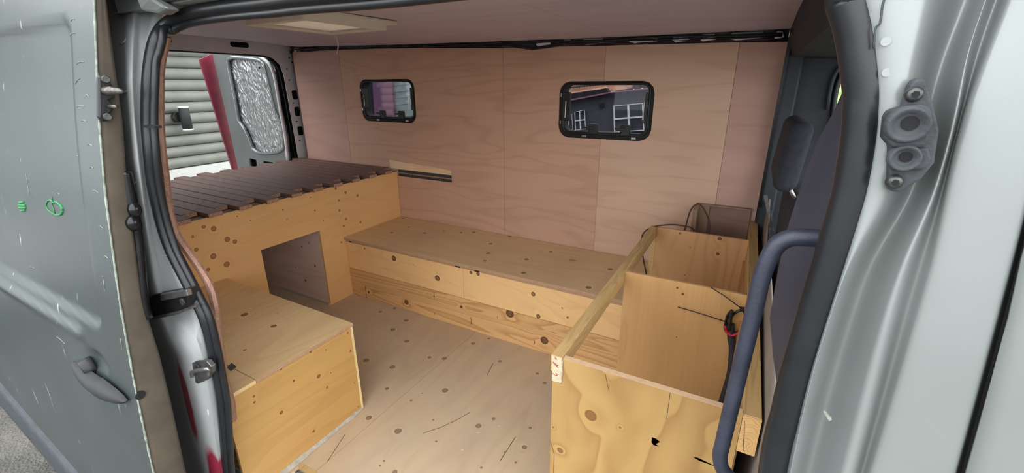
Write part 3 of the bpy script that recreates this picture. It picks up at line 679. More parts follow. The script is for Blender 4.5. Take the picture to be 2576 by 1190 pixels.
# ------------------------------------------------------------------ rear doorpost of the side opening
SZ = [0.06, 0.213, 0.413, 0.532, 0.718, 0.826, 1.005, 1.161, 1.251, 1.338, 1.424, 1.47, 1.7]
SY = [-0.103, -0.103, -0.103, -0.103, -0.103, -0.103, -0.103, -0.100, -0.086, -0.068, -0.034, 0.005, 0.06]
JR = [[(0.533, 0.04, 1.6660), (0.679, 0.033, 1.6460), (0.793, 0.023, 1.6300), (0.871, 0.01, 1.6170), (0.894, 0.014, 1.6150), (0.898, 0.03, 1.6180), (0.986, 0.032, 1.6070), (1.0300, 0.035, 1.6020), (1.0240, 0.05, 1.6060)],
  [(0.557, 0.02, 1.5850), (0.683, 0.015, 1.5710), (0.785, 0.007, 1.5600), (0.856, -0.006, 1.5510), (0.869, -0.002, 1.5500), (0.858, 0.015, 1.5540), (0.917, 0.018, 1.5490), (0.946, 0.021, 1.5460), (0.94, 0.036, 1.5490)],
  [(0.581, 0.002, 1.5090), (0.691, -0.002, 1.5010), (0.783, -0.01, 1.4930), (0.849, -0.021, 1.4870), (0.856, -0.017, 1.4870), (0.838, -0, 1.4900), (0.881, 0.003, 1.4880), (0.901, 0.007, 1.4870), (0.895, 0.022, 1.4890)],
  [(0.662, -0.034, 1.4380), (0.762, -0.04, 1.4330), (0.849, -0.051, 1.4280), (0.916, -0.064, 1.4230), (0.918, -0.06, 1.4240), (0.891, -0.042, 1.4260), (0.922, -0.039, 1.4250), (0.935, -0.035, 1.4250), (0.927, -0.02, 1.4260)],
  [(0.753, -0.079, 1.3400), (0.829, -0.082, 1.3390), (0.896, -0.088, 1.3390), (0.951, -0.098, 1.3380), (0.949, -0.094, 1.3380), (0.919, -0.078, 1.3380), (0.935, -0.074, 1.3380), (0.941, -0.07, 1.3380), (0.933, -0.056, 1.3380)],
  [(0.771, -0.099, 1.2460), (0.842, -0.1, 1.2490), (0.906, -0.106, 1.2510), (0.957, -0.115, 1.2540), (0.954, -0.112, 1.2530), (0.921, -0.096, 1.2510), (0.93, -0.092, 1.2510), (0.931, -0.088, 1.2510), (0.924, -0.074, 1.2500)],
  [(0.761, -0.112, 1.1490), (0.838, -0.114, 1.1550), (0.907, -0.12, 1.1610), (0.96, -0.129, 1.1660), (0.955, -0.125, 1.1650), (0.922, -0.11, 1.1610), (0.929, -0.106, 1.1610), (0.93, -0.102, 1.1600), (0.922, -0.088, 1.1570)],
  [(0.718, -0.114, 1.0400), (0.801, -0.116, 1.0510), (0.874, -0.122, 1.0610), (0.932, -0.132, 1.0700), (0.929, -0.128, 1.0690), (0.896, -0.112, 1.0610), (0.911, -0.108, 1.0620), (0.915, -0.104, 1.0620), (0.908, -0.09, 1.0580)],
  [(0.671, -0.115, 0.92), (0.761, -0.117, 0.936), (0.84, -0.123, 0.951), (0.901, -0.133, 0.965), (0.903, -0.129, 0.964), (0.874, -0.113, 0.954), (0.903, -0.109, 0.958), (0.915, -0.105, 0.958), (0.908, -0.091, 0.953)],
  [(0.625, -0.115, 0.788), (0.717, -0.117, 0.809), (0.798, -0.123, 0.83), (0.862, -0.133, 0.848), (0.874, -0.129, 0.849), (0.859, -0.113, 0.839), (0.919, -0.109, 0.851), (0.949, -0.105, 0.856), (0.943, -0.091, 0.849)],
  [(0.589, -0.115, 0.645), (0.683, -0.117, 0.672), (0.766, -0.123, 0.698), (0.83, -0.133, 0.721), (0.855, -0.129, 0.726), (0.856, -0.113, 0.718), (0.952, -0.109, 0.743), (0.999, -0.105, 0.754), (0.995, -0.091, 0.746)],
  [(0.476, -0.083, 0.522), (0.588, -0.088, 0.559), (0.703, -0.103, 0.603), (0.818, -0.129, 0.653), (0.88, -0.137, 0.676), (0.926, -0.137, 0.69), (1.0120, -0.131, 0.713), (1.0080, -0.107, 0.698), (0.999, -0.091, 0.687)],
  [(0.473, -0.083, 0.442), (0.612, -0.088, 0.492), (0.744, -0.103, 0.546), (0.866, -0.129, 0.603), (0.918, -0.137, 0.626), (0.954, -0.137, 0.638), (1.0200, -0.131, 0.656), (1.0050, -0.107, 0.637), (0.997, -0.091, 0.624)],
  [(0.447, -0.083, 0.266), (0.586, -0.088, 0.326), (0.718, -0.103, 0.39), (0.841, -0.129, 0.458), (0.894, -0.137, 0.485), (0.93, -0.137, 0.5), (0.997, -0.131, 0.522), (0.982, -0.107, 0.498), (0.974, -0.091, 0.484)],
  [(0.419, -0.083, 0.074), (0.551, -0.088, 0.14), (0.68, -0.103, 0.214), (0.802, -0.129, 0.293), (0.857, -0.137, 0.326), (0.896, -0.137, 0.344), (0.965, -0.131, 0.372), (0.95, -0.107, 0.344), (0.944, -0.091, 0.328)],
  [(0.36, -0.083, -0.132), (0.52, -0.088, -0.042), (0.668, -0.103, 0.052), (0.799, -0.129, 0.148), (0.848, -0.137, 0.181), (0.878, -0.137, 0.198), (0.93, -0.131, 0.22), (0.904, -0.107, 0.182), (0.9, -0.091, 0.164)],
  [(0.278, -0.083, -0.466), (0.464, -0.088, -0.341), (0.629, -0.103, -0.218), (0.77, -0.129, -0.098), (0.812, -0.137, -0.062), (0.833, -0.137, -0.048), (0.865, -0.131, -0.035), (0.824, -0.107, -0.089), (0.822, -0.091, -0.109)]]
t1 = empty('trim_2', (0.95, -0.1, 0), 'silver-grey doorpost between the sliding door and the black rubber seal', 'post', kind='structure')
b = new(); grid(b, [[Vector(p) for p in r] for r in JR]); obj('post_skin', b, M['jamb_paint'], t1, True)
# pressed overlaps on the flange
for pts in [[(0.776, -0.007, 1.5110), (0.778, -0.01, 1.4990), (0.733, -0.01, 1.4980)], [(0.826, -0.032, 1.4520), (0.864, -0.053, 1.4270), (0.842, -0.059, 1.4160)], [(0.93, -0.094, 1.3180), (0.899, -0.096, 1.3110), (0.873, -0.097, 1.3050)], [(0.911, -0.123, 1.1100), (0.873, -0.123, 1.0950), (0.864, -0.124, 1.0820)], [(0.882, -0.125, 1.0010), (0.842, -0.125, 0.982), (0.829, -0.125, 0.967)], [(0.847, -0.125, 0.884), (0.809, -0.125, 0.862), (0.797, -0.125, 0.848)]]:
    b = new(); tube(b, [Vector(p) for p in pts], 0.0018, 6); obj('pressed_seam', b, M['inner_paint'], t1, True)
obj('post_joint', bx((0.985, -0.112, 1.236), (1.035, -0.098, 1.241)), M['darkvoid'], t1)
# inner side of the near wall (closes the bed bay off from outdoors)
nw = empty('wall_left', (0, -0.03, 0), 'plywood lining of the near rear side beside the bed', 'wall', kind='structure')
obj('lining_panel', bx((-1.0, -0.072, 0.0), (0.72, -0.062, 1.5)), M['wallply3'], nw)
obj('outer_skin', bx((-1.05, -0.086, -0.5), (0.70, -0.074, 1.45)), M['inner_paint'], nw)
LE = [(0.929, 0.003, 1.4320), (0.933, -0.024, 1.3740), (0.939, -0.042, 1.3210), (0.934, -0.061, 1.2210), (0.933, -0.07, 1.1560), (0.916, -0.071, 1.0850), (0.902, -0.073, 1.0220), (0.907, -0.073, 0.958), (0.941, -0.073, 0.92), (0.981, -0.073, 0.881), (1.0140, -0.073, 0.834), (1.0170, -0.073, 0.778), (1.0030, -0.073, 0.715), (0.988, -0.073, 0.635), (0.971, -0.073, 0.551), (0.971, -0.073, 0.497), (0.97, -0.073, 0.441), (0.955, -0.073, 0.377)]
b = new(); pts = catmull(LE, 5); rows = []
for p in pts:
    j = 0.0022*R_.random()
    rows.append([p+Vector((-0.06, 0.02, 0)), p+Vector((-0.004, 0.012, 0)), p+Vector((0.003+j, 0.004, 0)), p+Vector((0.001+j, -0.004, 0)), p+Vector((-0.014, -0.006, 0))])
tag(obj('lining_edge', grid(b, rows), M['edgeply'], nw), 'rough sawn pinkish plywood edge inside the seal')

# roller track end and striker plate on the post
rb = empty('roller_bracket', (0.88, -0.13, 0.8), 'greasy steel roller track end on the doorpost', 'bracket')
fq = [(0.802, -0.14, 0.776), (0.857, -0.14, 0.801), (0.902, -0.134, 0.814), (1.0250, -0.13, 0.853), (1.0160, -0.13, 0.805), (1.0180, -0.128, 0.798), (0.937, -0.134, 0.763), (0.795, -0.14, 0.715)]
def slab(bm, pts, d):
    pts = [Vector(p) for p in pts]; d = Vector(d)
    a = [bm.verts.new(p) for p in pts]; c = [bm.verts.new(p+d) for p in pts]
    bm.faces.new(a); bm.faces.new(c[::-1])
    for i in range(len(a)): bm.faces.new((a[i-1], c[i-1], c[i], a[i]))
    return bm
obj('housing', slab(new(), fq, (0, 0.03, 0)), M['black'], rb, bevel=0.002)
obj('upper_rail', slab(new(), [(0.904, -0.142, 0.815), (1.0540, -0.142, 0.863), (1.0540, -0.142, 0.847), (0.897, -0.142, 0.794)], (0, 0.012, 0)), M['steel'], rb, bevel=0.002)
obj('lower_rail', slab(new(), [(0.803, -0.142, 0.721), (0.962, -0.142, 0.779), (1.0560, -0.142, 0.819), (1.0550, -0.142, 0.813), (0.962, -0.142, 0.771), (0.803, -0.142, 0.713)], (0, 0.012, 0)), M['steel'], rb)
obj('screw', disc(new(), (1.0210, -0.141, 0.824), (0, -1, 0), 0.009, 0.004, 14), M['screwhead'], rb)
st = empty('striker_plate', (0.9, -0.13, 0.56), 'octagonal steel striker plate with a wire loop on the doorpost', 'striker')
oc = [(0.946, -0.136, 0.616), (0.998, -0.136, 0.643), (1.0470, -0.136, 0.658), (1.0630, -0.136, 0.648), (1.0540, -0.136, 0.625), (1.0160, -0.136, 0.588), (0.96, -0.136, 0.555), (0.919, -0.136, 0.551), (0.9, -0.136, 0.563)]
obj('plate', slab(new(), oc, (0, 0.012, 0)), plain('striker_steel', (112, 112, 112), 0.4, 0.7, 0.15, 60), st, bevel=0.0015)
obj('screw', disc(new(), (0.998, -0.138, 0.625), (0, -1, 0), 0.008, 0.004, 12), M['screwhead'], st)
lp_ = [(0.944, -0.138, 0.576), (0.986, -0.152, 0.609), (1.0200, -0.16, 0.633), (1.1020, -0.16, 0.67), (1.0860, -0.152, 0.652), (1.0460, -0.138, 0.619)]
b = new(); tube(b, catmull(lp_, 4), 0.0045, 10); obj('loop', b, M['steel'], st, True)

# ------------------------------------------------------------------ black rubber seal round the side opening
SEAL = [(0.801, -0.107, -0.466), (0.865, -0.107, -0.009), (0.912, -0.107, 0.187), (0.954, -0.107, 0.331), (0.986, -0.107, 0.439), (1.0060, -0.107, 0.522), (1.0170, -0.107, 0.603), (1.0260, -0.107, 0.692), (1.0250, -0.107, 0.762), (1.0030, -0.107, 0.815), (0.973, -0.107, 0.873), (0.945, -0.107, 0.927), (0.934, -0.107, 0.983), (0.933, -0.106, 1.0440), (0.942, -0.105, 1.1140), (0.956, -0.101, 1.1800), (0.957, -0.091, 1.2430), (0.962, -0.081, 1.2950), (0.967, -0.069, 1.3460), (0.962, -0.052, 1.3890), (0.967, -0.037, 1.4250), (0.962, -0.013, 1.4530), (1.0000, 0.001, 1.4710), (1.0800, 0.002, 1.4760), (1.2000, 0.003, 1.4770), (1.3320, 0.002, 1.4740), (1.4250, 0.002, 1.4730), (1.6200, 0.005, 1.4680), (1.8000, 0.002, 1.4660), (2.0000, -0.01, 1.4620), (2.1200, -0.03, 1.4520), (2.2210, -0.075, 1.4060), (2.2300, -0.075, 1.3900), (2.2390, -0.075, 1.3710), (2.2470, -0.075, 1.3490), (2.2570, -0.075, 1.3160), (2.2600, -0.075, 1.2990), (2.2630, -0.075, 1.2780), (2.2650, -0.075, 1.2490), (2.2660, -0.075, 1.2230), (2.2650, -0.075, 1.1910), (2.2640, -0.075, 1.1550), (2.2620, -0.075, 1.1130), (2.2600, -0.075, 1.0650), (2.2580, -0.075, 1.0090), (2.2580, -0.075, 0.959), (2.2570, -0.075, 0.93), (2.2590, -0.075, 0.877), (2.2700, -0.075, 0.742)]
t3 = empty('trim_3', (1.5, -0.05, 0.8), 'thick black rubber seal around the side door opening', 'seal', kind='structure')
pts = catmull(SEAL, 8)
rad = [0.0135+0.0020*sstep((p.x-1.4)/0.6) for p in pts]
b = new(); tube(b, pts, rad, 14); obj('outer_bulb', b, M['rubber'], t3, True)
ctr = Vector((1.6, 0, 0.85))
inn = []
for i, p in enumerate(pts):
    t = (pts[min(i+1, len(pts)-1)]-pts[max(i-1, 0)]).normalized(); n = t.cross(Vector((0, 1, 0))).normalized()
    if n.dot(ctr-p) < 0: n = -n
    inn.append(p+n*0.018+Vector((0, 0.004, 0)))
inn = [q for q, p in zip(inn, pts) if p.x < 1.9]
b = new(); tube(b, inn, 0.0085, 10); obj('inner_lip', b, M['rubber'], t3, True)

# header with the greasy door track above the opening
t4 = empty('trim_4', (1.4, -0.05, 1.5), 'greasy dark sliding door track above the side opening', 'track', kind='structure')
obj('track_channel', bx((0.92, -0.075, 1.512), (2.6, -0.02, 1.56)), M['grime'], t4, bevel=0.006)
b = new(); tube(b, [(1.02, -0.04, 1.497), (1.6, -0.04, 1.497), (2.3, -0.05, 1.44)], 0.006, 8); obj('track_lip', b, M['grime'], t4, True)
obj('header_skin', bx((0.8, -0.03, 1.49), (2.6, 0.03, 1.69)), M['jamb_paint'], t4)
obj('track_end', slab(new(), [(0.996, -0.07, 1.5020), (1.0450, -0.07, 1.4980), (1.0700, -0.05, 1.4770), (1.0300, -0.05, 1.4700), (0.979, -0.06, 1.4790)], (0, 0.03, 0)), M['pillar_paint'], t4, bevel=0.006, seg=2)

# ------------------------------------------------------------------ front doorpost (right) and the front door skin beyond its gap
t5 = empty('trim_5', (2.3, -0.1, 0), 'bright silver-grey front doorpost with a long pressed groove', 'post', kind='structure')
BP = [[(2.2070, -0.066, 1.4540), (2.2120, -0.076, 1.4510), (2.2150, -0.088, 1.4470), (2.2470, -0.092, 1.4410), (2.2770, -0.09, 1.4370), (2.2850, -0.074, 1.4400), (2.3040, -0.046, 1.4450), (2.3210, -0.044, 1.4430), (2.3160, -0.078, 1.4340), (2.3130, -0.094, 1.4310), (2.3160, -0.094, 1.4300), (2.3260, -0.074, 1.4340), (2.3270, -0.086, 1.4310), (2.3240, -0.097, 1.4280), (2.3250, -0.102, 1.4270), (2.3370, -0.104, 1.4240), (2.3500, -0.104, 1.4220), (2.3520, -0.102, 1.4230), (2.3610, -0.08, 1.4270), (2.3700, -0.06, 1.4310)],
  [(2.2310, -0.066, 1.3920), (2.2360, -0.076, 1.3900), (2.2380, -0.088, 1.3880), (2.2610, -0.092, 1.3850), (2.2820, -0.09, 1.3840), (2.2900, -0.074, 1.3850), (2.3070, -0.046, 1.3880), (2.3210, -0.044, 1.3870), (2.3150, -0.078, 1.3830), (2.3130, -0.094, 1.3810), (2.3130, -0.094, 1.3810), (2.3230, -0.074, 1.3830), (2.3250, -0.086, 1.3810), (2.3230, -0.097, 1.3790), (2.3250, -0.102, 1.3790), (2.3380, -0.104, 1.3770), (2.3530, -0.104, 1.3760), (2.3550, -0.102, 1.3760), (2.3630, -0.08, 1.3780), (2.3730, -0.06, 1.3800)],
  [(2.2480, -0.066, 1.3490), (2.2520, -0.076, 1.3480), (2.2540, -0.088, 1.3480), (2.2690, -0.092, 1.3470), (2.2830, -0.09, 1.3460), (2.2900, -0.074, 1.3470), (2.3040, -0.046, 1.3480), (2.3150, -0.044, 1.3480), (2.3130, -0.078, 1.3460), (2.3110, -0.094, 1.3450), (2.3110, -0.094, 1.3450), (2.3220, -0.074, 1.3460), (2.3240, -0.086, 1.3450), (2.3210, -0.097, 1.3450), (2.3230, -0.102, 1.3440), (2.3390, -0.104, 1.3440), (2.3560, -0.104, 1.3430), (2.3580, -0.102, 1.3430), (2.3670, -0.08, 1.3440), (2.3770, -0.06, 1.3450)],
  [(2.2610, -0.066, 1.3050), (2.2650, -0.076, 1.3060), (2.2660, -0.088, 1.3060), (2.2760, -0.092, 1.3060), (2.2850, -0.09, 1.3060), (2.2920, -0.074, 1.3060), (2.3050, -0.046, 1.3050), (2.3150, -0.044, 1.3050), (2.3170, -0.078, 1.3060), (2.3140, -0.094, 1.3070), (2.3180, -0.094, 1.3070), (2.3250, -0.074, 1.3060), (2.3220, -0.086, 1.3070), (2.3200, -0.097, 1.3070), (2.3220, -0.102, 1.3070), (2.3400, -0.104, 1.3080), (2.3600, -0.104, 1.3080), (2.3620, -0.102, 1.3080), (2.3710, -0.08, 1.3070), (2.3810, -0.06, 1.3070)],
  [(2.2670, -0.066, 1.2550), (2.2710, -0.076, 1.2570), (2.2730, -0.088, 1.2590), (2.2810, -0.092, 1.2600), (2.2900, -0.09, 1.2600), (2.2970, -0.074, 1.2590), (2.3120, -0.046, 1.2560), (2.3230, -0.044, 1.2560), (2.3200, -0.078, 1.2610), (2.3170, -0.094, 1.2630), (2.3190, -0.094, 1.2630), (2.3270, -0.074, 1.2610), (2.3240, -0.086, 1.2620), (2.3210, -0.097, 1.2640), (2.3240, -0.102, 1.2650), (2.3430, -0.104, 1.2660), (2.3640, -0.104, 1.2680), (2.3660, -0.102, 1.2680), (2.3760, -0.08, 1.2650), (2.3860, -0.06, 1.2630)],
  [(2.2680, -0.066, 1.2090), (2.2720, -0.076, 1.2120), (2.2740, -0.088, 1.2150), (2.2830, -0.092, 1.2170), (2.2910, -0.09, 1.2180), (2.2980, -0.074, 1.2150), (2.3110, -0.046, 1.2100), (2.3200, -0.044, 1.2100), (2.3190, -0.078, 1.2190), (2.3170, -0.094, 1.2220), (2.3200, -0.094, 1.2230), (2.3290, -0.074, 1.2190), (2.3280, -0.086, 1.2220), (2.3250, -0.097, 1.2240), (2.3270, -0.102, 1.2260), (2.3470, -0.104, 1.2290), (2.3690, -0.104, 1.2320), (2.3710, -0.102, 1.2310), (2.3800, -0.08, 1.2270), (2.3910, -0.06, 1.2240)],
  [(2.2670, -0.066, 1.1550), (2.2710, -0.076, 1.1590), (2.2730, -0.088, 1.1640), (2.2740, -0.092, 1.1650), (2.2750, -0.09, 1.1650), (2.2810, -0.074, 1.1600), (2.2940, -0.046, 1.1530), (2.3040, -0.044, 1.1540), (2.3130, -0.078, 1.1680), (2.3100, -0.094, 1.1730), (2.3150, -0.094, 1.1740), (2.3280, -0.074, 1.1690), (2.3320, -0.086, 1.1750), (2.3290, -0.097, 1.1780), (2.3310, -0.102, 1.1800), (2.3510, -0.104, 1.1850), (2.3720, -0.104, 1.1890), (2.3750, -0.102, 1.1890), (2.3840, -0.08, 1.1830), (2.3950, -0.06, 1.1780)],
  [(2.2640, -0.066, 1.0850), (2.2680, -0.076, 1.0920), (2.2710, -0.088, 1.0990), (2.2710, -0.092, 1.1010), (2.2720, -0.09, 1.1000), (2.2790, -0.074, 1.0940), (2.2920, -0.046, 1.0830), (2.3030, -0.044, 1.0850), (2.3110, -0.078, 1.1050), (2.3090, -0.094, 1.1120), (2.3170, -0.094, 1.1150), (2.3290, -0.074, 1.1080), (2.3330, -0.086, 1.1150), (2.3300, -0.097, 1.1200), (2.3330, -0.102, 1.1230), (2.3540, -0.104, 1.1300), (2.3760, -0.104, 1.1360), (2.3790, -0.102, 1.1360), (2.3890, -0.08, 1.1270), (2.4000, -0.06, 1.1200)],
  [(2.2600, -0.066, 1.0080), (2.2650, -0.076, 1.0170), (2.2680, -0.088, 1.0260), (2.2680, -0.092, 1.0290), (2.2690, -0.09, 1.0280), (2.2760, -0.074, 1.0200), (2.2900, -0.046, 1.0060), (2.3010, -0.044, 1.0090), (2.3120, -0.078, 1.0350), (2.3100, -0.094, 1.0460), (2.3210, -0.094, 1.0500), (2.3320, -0.074, 1.0400), (2.3350, -0.086, 1.0500), (2.3320, -0.097, 1.0560), (2.3350, -0.102, 1.0600), (2.3580, -0.104, 1.0700), (2.3810, -0.104, 1.0790), (2.3840, -0.102, 1.0780), (2.3940, -0.08, 1.0670), (2.4050, -0.06, 1.0580)],
  [(2.2630, -0.066, 0.87), (2.2690, -0.076, 0.883), (2.2720, -0.088, 0.896), (2.2720, -0.092, 0.901), (2.2730, -0.09, 0.899), (2.2800, -0.074, 0.887), (2.2930, -0.046, 0.867), (2.3030, -0.044, 0.87), (2.3160, -0.078, 0.91), (2.3140, -0.094, 0.925), (2.3260, -0.094, 0.931), (2.3360, -0.074, 0.917), (2.3370, -0.086, 0.929), (2.3350, -0.097, 0.939), (2.3380, -0.102, 0.945), (2.3630, -0.104, 0.961), (2.3890, -0.104, 0.975), (2.3920, -0.102, 0.974), (2.4020, -0.08, 0.958), (2.4140, -0.06, 0.945)],
  [(2.2710, -0.066, 0.654), (2.2770, -0.076, 0.673), (2.2800, -0.088, 0.693), (2.2810, -0.092, 0.7), (2.2820, -0.09, 0.697), (2.2880, -0.074, 0.679), (2.3000, -0.046, 0.648), (2.3070, -0.044, 0.651), (2.3210, -0.078, 0.712), (2.3200, -0.094, 0.733), (2.3310, -0.094, 0.743), (2.3410, -0.074, 0.722), (2.3410, -0.086, 0.739), (2.3380, -0.097, 0.752), (2.3410, -0.102, 0.762), (2.3710, -0.104, 0.79), (2.4020, -0.104, 0.814), (2.4050, -0.102, 0.813), (2.4160, -0.08, 0.79), (2.4280, -0.06, 0.771)]]
b = new(); grid(b, [[Vector(p) for p in r] for r in BP]); o = obj('post_skin', b, M['pillar_paint'], t5, True)
md = o.modifiers.new('smooth', 'SUBSURF'); md.levels = 2; md.render_levels = 2
FD = [[(2.3770, -0.05, 1.4320), (2.3560, -0.1, 1.4230), (2.3550, -0.107, 1.4210), (2.3630, -0.11, 1.4190), (2.3850, -0.112, 1.4150), (2.4290, -0.113, 1.4080)],
  [(2.3800, -0.05, 1.3810), (2.3590, -0.1, 1.3760), (2.3570, -0.107, 1.3750), (2.3660, -0.11, 1.3740), (2.3890, -0.112, 1.3720), (2.4340, -0.113, 1.3680)],
  [(2.3840, -0.05, 1.3450), (2.3630, -0.1, 1.3430), (2.3610, -0.107, 1.3430), (2.3700, -0.11, 1.3420), (2.3930, -0.112, 1.3410), (2.4390, -0.113, 1.3390)],
  [(2.3890, -0.05, 1.3060), (2.3660, -0.1, 1.3080), (2.3640, -0.107, 1.3080), (2.3740, -0.11, 1.3090), (2.3980, -0.112, 1.3090), (2.4450, -0.113, 1.3100)],
  [(2.3940, -0.05, 1.2620), (2.3710, -0.1, 1.2680), (2.3690, -0.107, 1.2690), (2.3790, -0.11, 1.2700), (2.4030, -0.112, 1.2720), (2.4510, -0.113, 1.2760)],
  [(2.3990, -0.05, 1.2220), (2.3760, -0.1, 1.2310), (2.3740, -0.107, 1.2330), (2.3830, -0.11, 1.2350), (2.4090, -0.112, 1.2390), (2.4570, -0.113, 1.2450)],
  [(2.4030, -0.05, 1.1760), (2.3790, -0.1, 1.1890), (2.3770, -0.107, 1.1910), (2.3870, -0.11, 1.1940), (2.4130, -0.112, 1.2000), (2.4630, -0.113, 1.2100)],
  [(2.4090, -0.05, 1.1180), (2.3850, -0.1, 1.1370), (2.3830, -0.107, 1.1400), (2.3930, -0.11, 1.1440), (2.4200, -0.112, 1.1520), (2.4710, -0.113, 1.1670)],
  [(2.4150, -0.05, 1.0550), (2.3900, -0.1, 1.0790), (2.3870, -0.107, 1.0830), (2.3980, -0.11, 1.0890), (2.4260, -0.112, 1.1010), (2.4780, -0.113, 1.1200)],
  [(2.4250, -0.05, 0.941), (2.3980, -0.1, 0.976), (2.3960, -0.107, 0.981), (2.4080, -0.11, 0.99), (2.4370, -0.112, 1.0080), (2.4910, -0.113, 1.0380)],
  [(2.4390, -0.05, 0.766), (2.4120, -0.1, 0.816), (2.4090, -0.107, 0.824), (2.4220, -0.11, 0.839), (2.4530, -0.112, 0.867), (2.5110, -0.113, 0.914)]]
d4 = empty('door_4', (2.5, -0.1, 0), 'bright silver front door skin beyond the narrow dark gap', 'door', kind='structure')
obj('skin', grid(new(), [[Vector(p) for p in r] for r in FD]), M['pillar_paint'], d4, True)
for p in ((2.2610, -0.091, 1.3550), (2.2670, -0.09, 1.3310)):
    obj('pressed_dimple', disc(new(), p, (0, -1, 0), 0.0036, 0.0006, 14), M['pillar_paint'], t5)
b = new(); tube(b, catmull([(2.2590, -0.092, 1.3940), (2.2530, -0.092, 1.3860), (2.2540, -0.092, 1.3700), (2.2520, -0.092, 1.3650), (2.2540, -0.092, 1.3500)], 4), 0.0009, 5); obj('seam_bead', b, M['cladding'], t5, True)
obj('paint_scuff', slab(new(), [(2.2870, -0.088, 0.99), (2.2880, -0.088, 0.992), (2.2960, -0.088, 0.983), (2.2940, -0.088, 0.98)], (0, 0.004, 0)), M['chip'], t5)

db = empty('door_stop', (2.28, -0.12, 1.28), 'dark moulded stop block with two sockets on the front doorpost', 'stop block')
YB = -0.100
base = [(2.2880, -0.1, 1.3260), (2.2910, -0.1, 1.3250), (2.3000, -0.1, 1.3060), (2.3080, -0.1, 1.2860), (2.3110, -0.1, 1.2600), (2.3060, -0.1, 1.2460), (2.2940, -0.1, 1.2330), (2.2890, -0.1, 1.2340), (2.2860, -0.1, 1.2370), (2.2800, -0.1, 1.2690), (2.2760, -0.1, 1.2810), (2.2810, -0.1, 1.3060), (2.2820, -0.1, 1.3210), (2.2840, -0.1, 1.3250)]
obj('base_plate', slab(new(), base, (0, 0.02, 0)), M['bumper'], db, bevel=0.002, seg=2)
hous = [(2.2720, -0.112, 1.3010), (2.2800, -0.112, 1.3040), (2.2890, -0.112, 1.3070), (2.2960, -0.112, 1.3040), (2.2990, -0.112, 1.2960), (2.3010, -0.112, 1.2790), (2.2990, -0.112, 1.2730), (2.2790, -0.112, 1.2720), (2.2730, -0.112, 1.2790), (2.2710, -0.112, 1.2950)]
obj('housing', slab(new(), hous, (0, 0.024, 0)), M['bumper'], db, bevel=0.003, seg=2)
low = [(2.2800, -0.106, 1.2690), (2.3030, -0.106, 1.2730), (2.3070, -0.106, 1.2640), (2.3050, -0.106, 1.2550), (2.2840, -0.106, 1.2520)]
obj('lower_block', slab(new(), low, (0, 0.02, 0)), M['bumper'], db, bevel=0.002, seg=2)
for (p, r, nm) in (((2.2840, -0.113, 1.2910), 0.0125, 'socket'), ((2.2890, -0.107, 1.2640), 0.0095, 'socket')):
    p = Vector(p); b = new()
    prof = [(1.2, 0.001), (1.12, -0.005), (0.95, -0.0062), (0.75, -0.002), (0.45, -0.0008), (0.02, -0.0005)]
    rr = [[p+Vector((r*k*math.cos(2*math.pi*j/20), dy, r*k*math.sin(2*math.pi*j/20))) for j in range(21)] for k, dy in prof]
    grid(b, rr); so = obj(nm, b, M['bumper'], db, True)
    b = new(); tube(b, [p+Vector((0.1*r, -0.0008, 0.1*r)), p+Vector((0.1*r, -0.0018, 0.1*r))], [r*0.45, r*0.45], 18); obj('socket_hole', b, M['darkvoid'], so)
for p in ((2.2850, -0.103, 1.3140), (2.2880, -0.103, 1.2430)):
    b = new(); disc(b, p, (0, -1, 0), 0.0066, 0.0055, 18, 0.0048); sc_ = obj('screw', b, M['screwhead'], db, True, 0.001)
    q = Vector(p)+Vector((0, -0.0054, 0)); b = new(); disc(b, q, (0, -1, 0), 0.0028, 0.0006, 6); obj('screw_recess', b, M['darkvoid'], sc_)

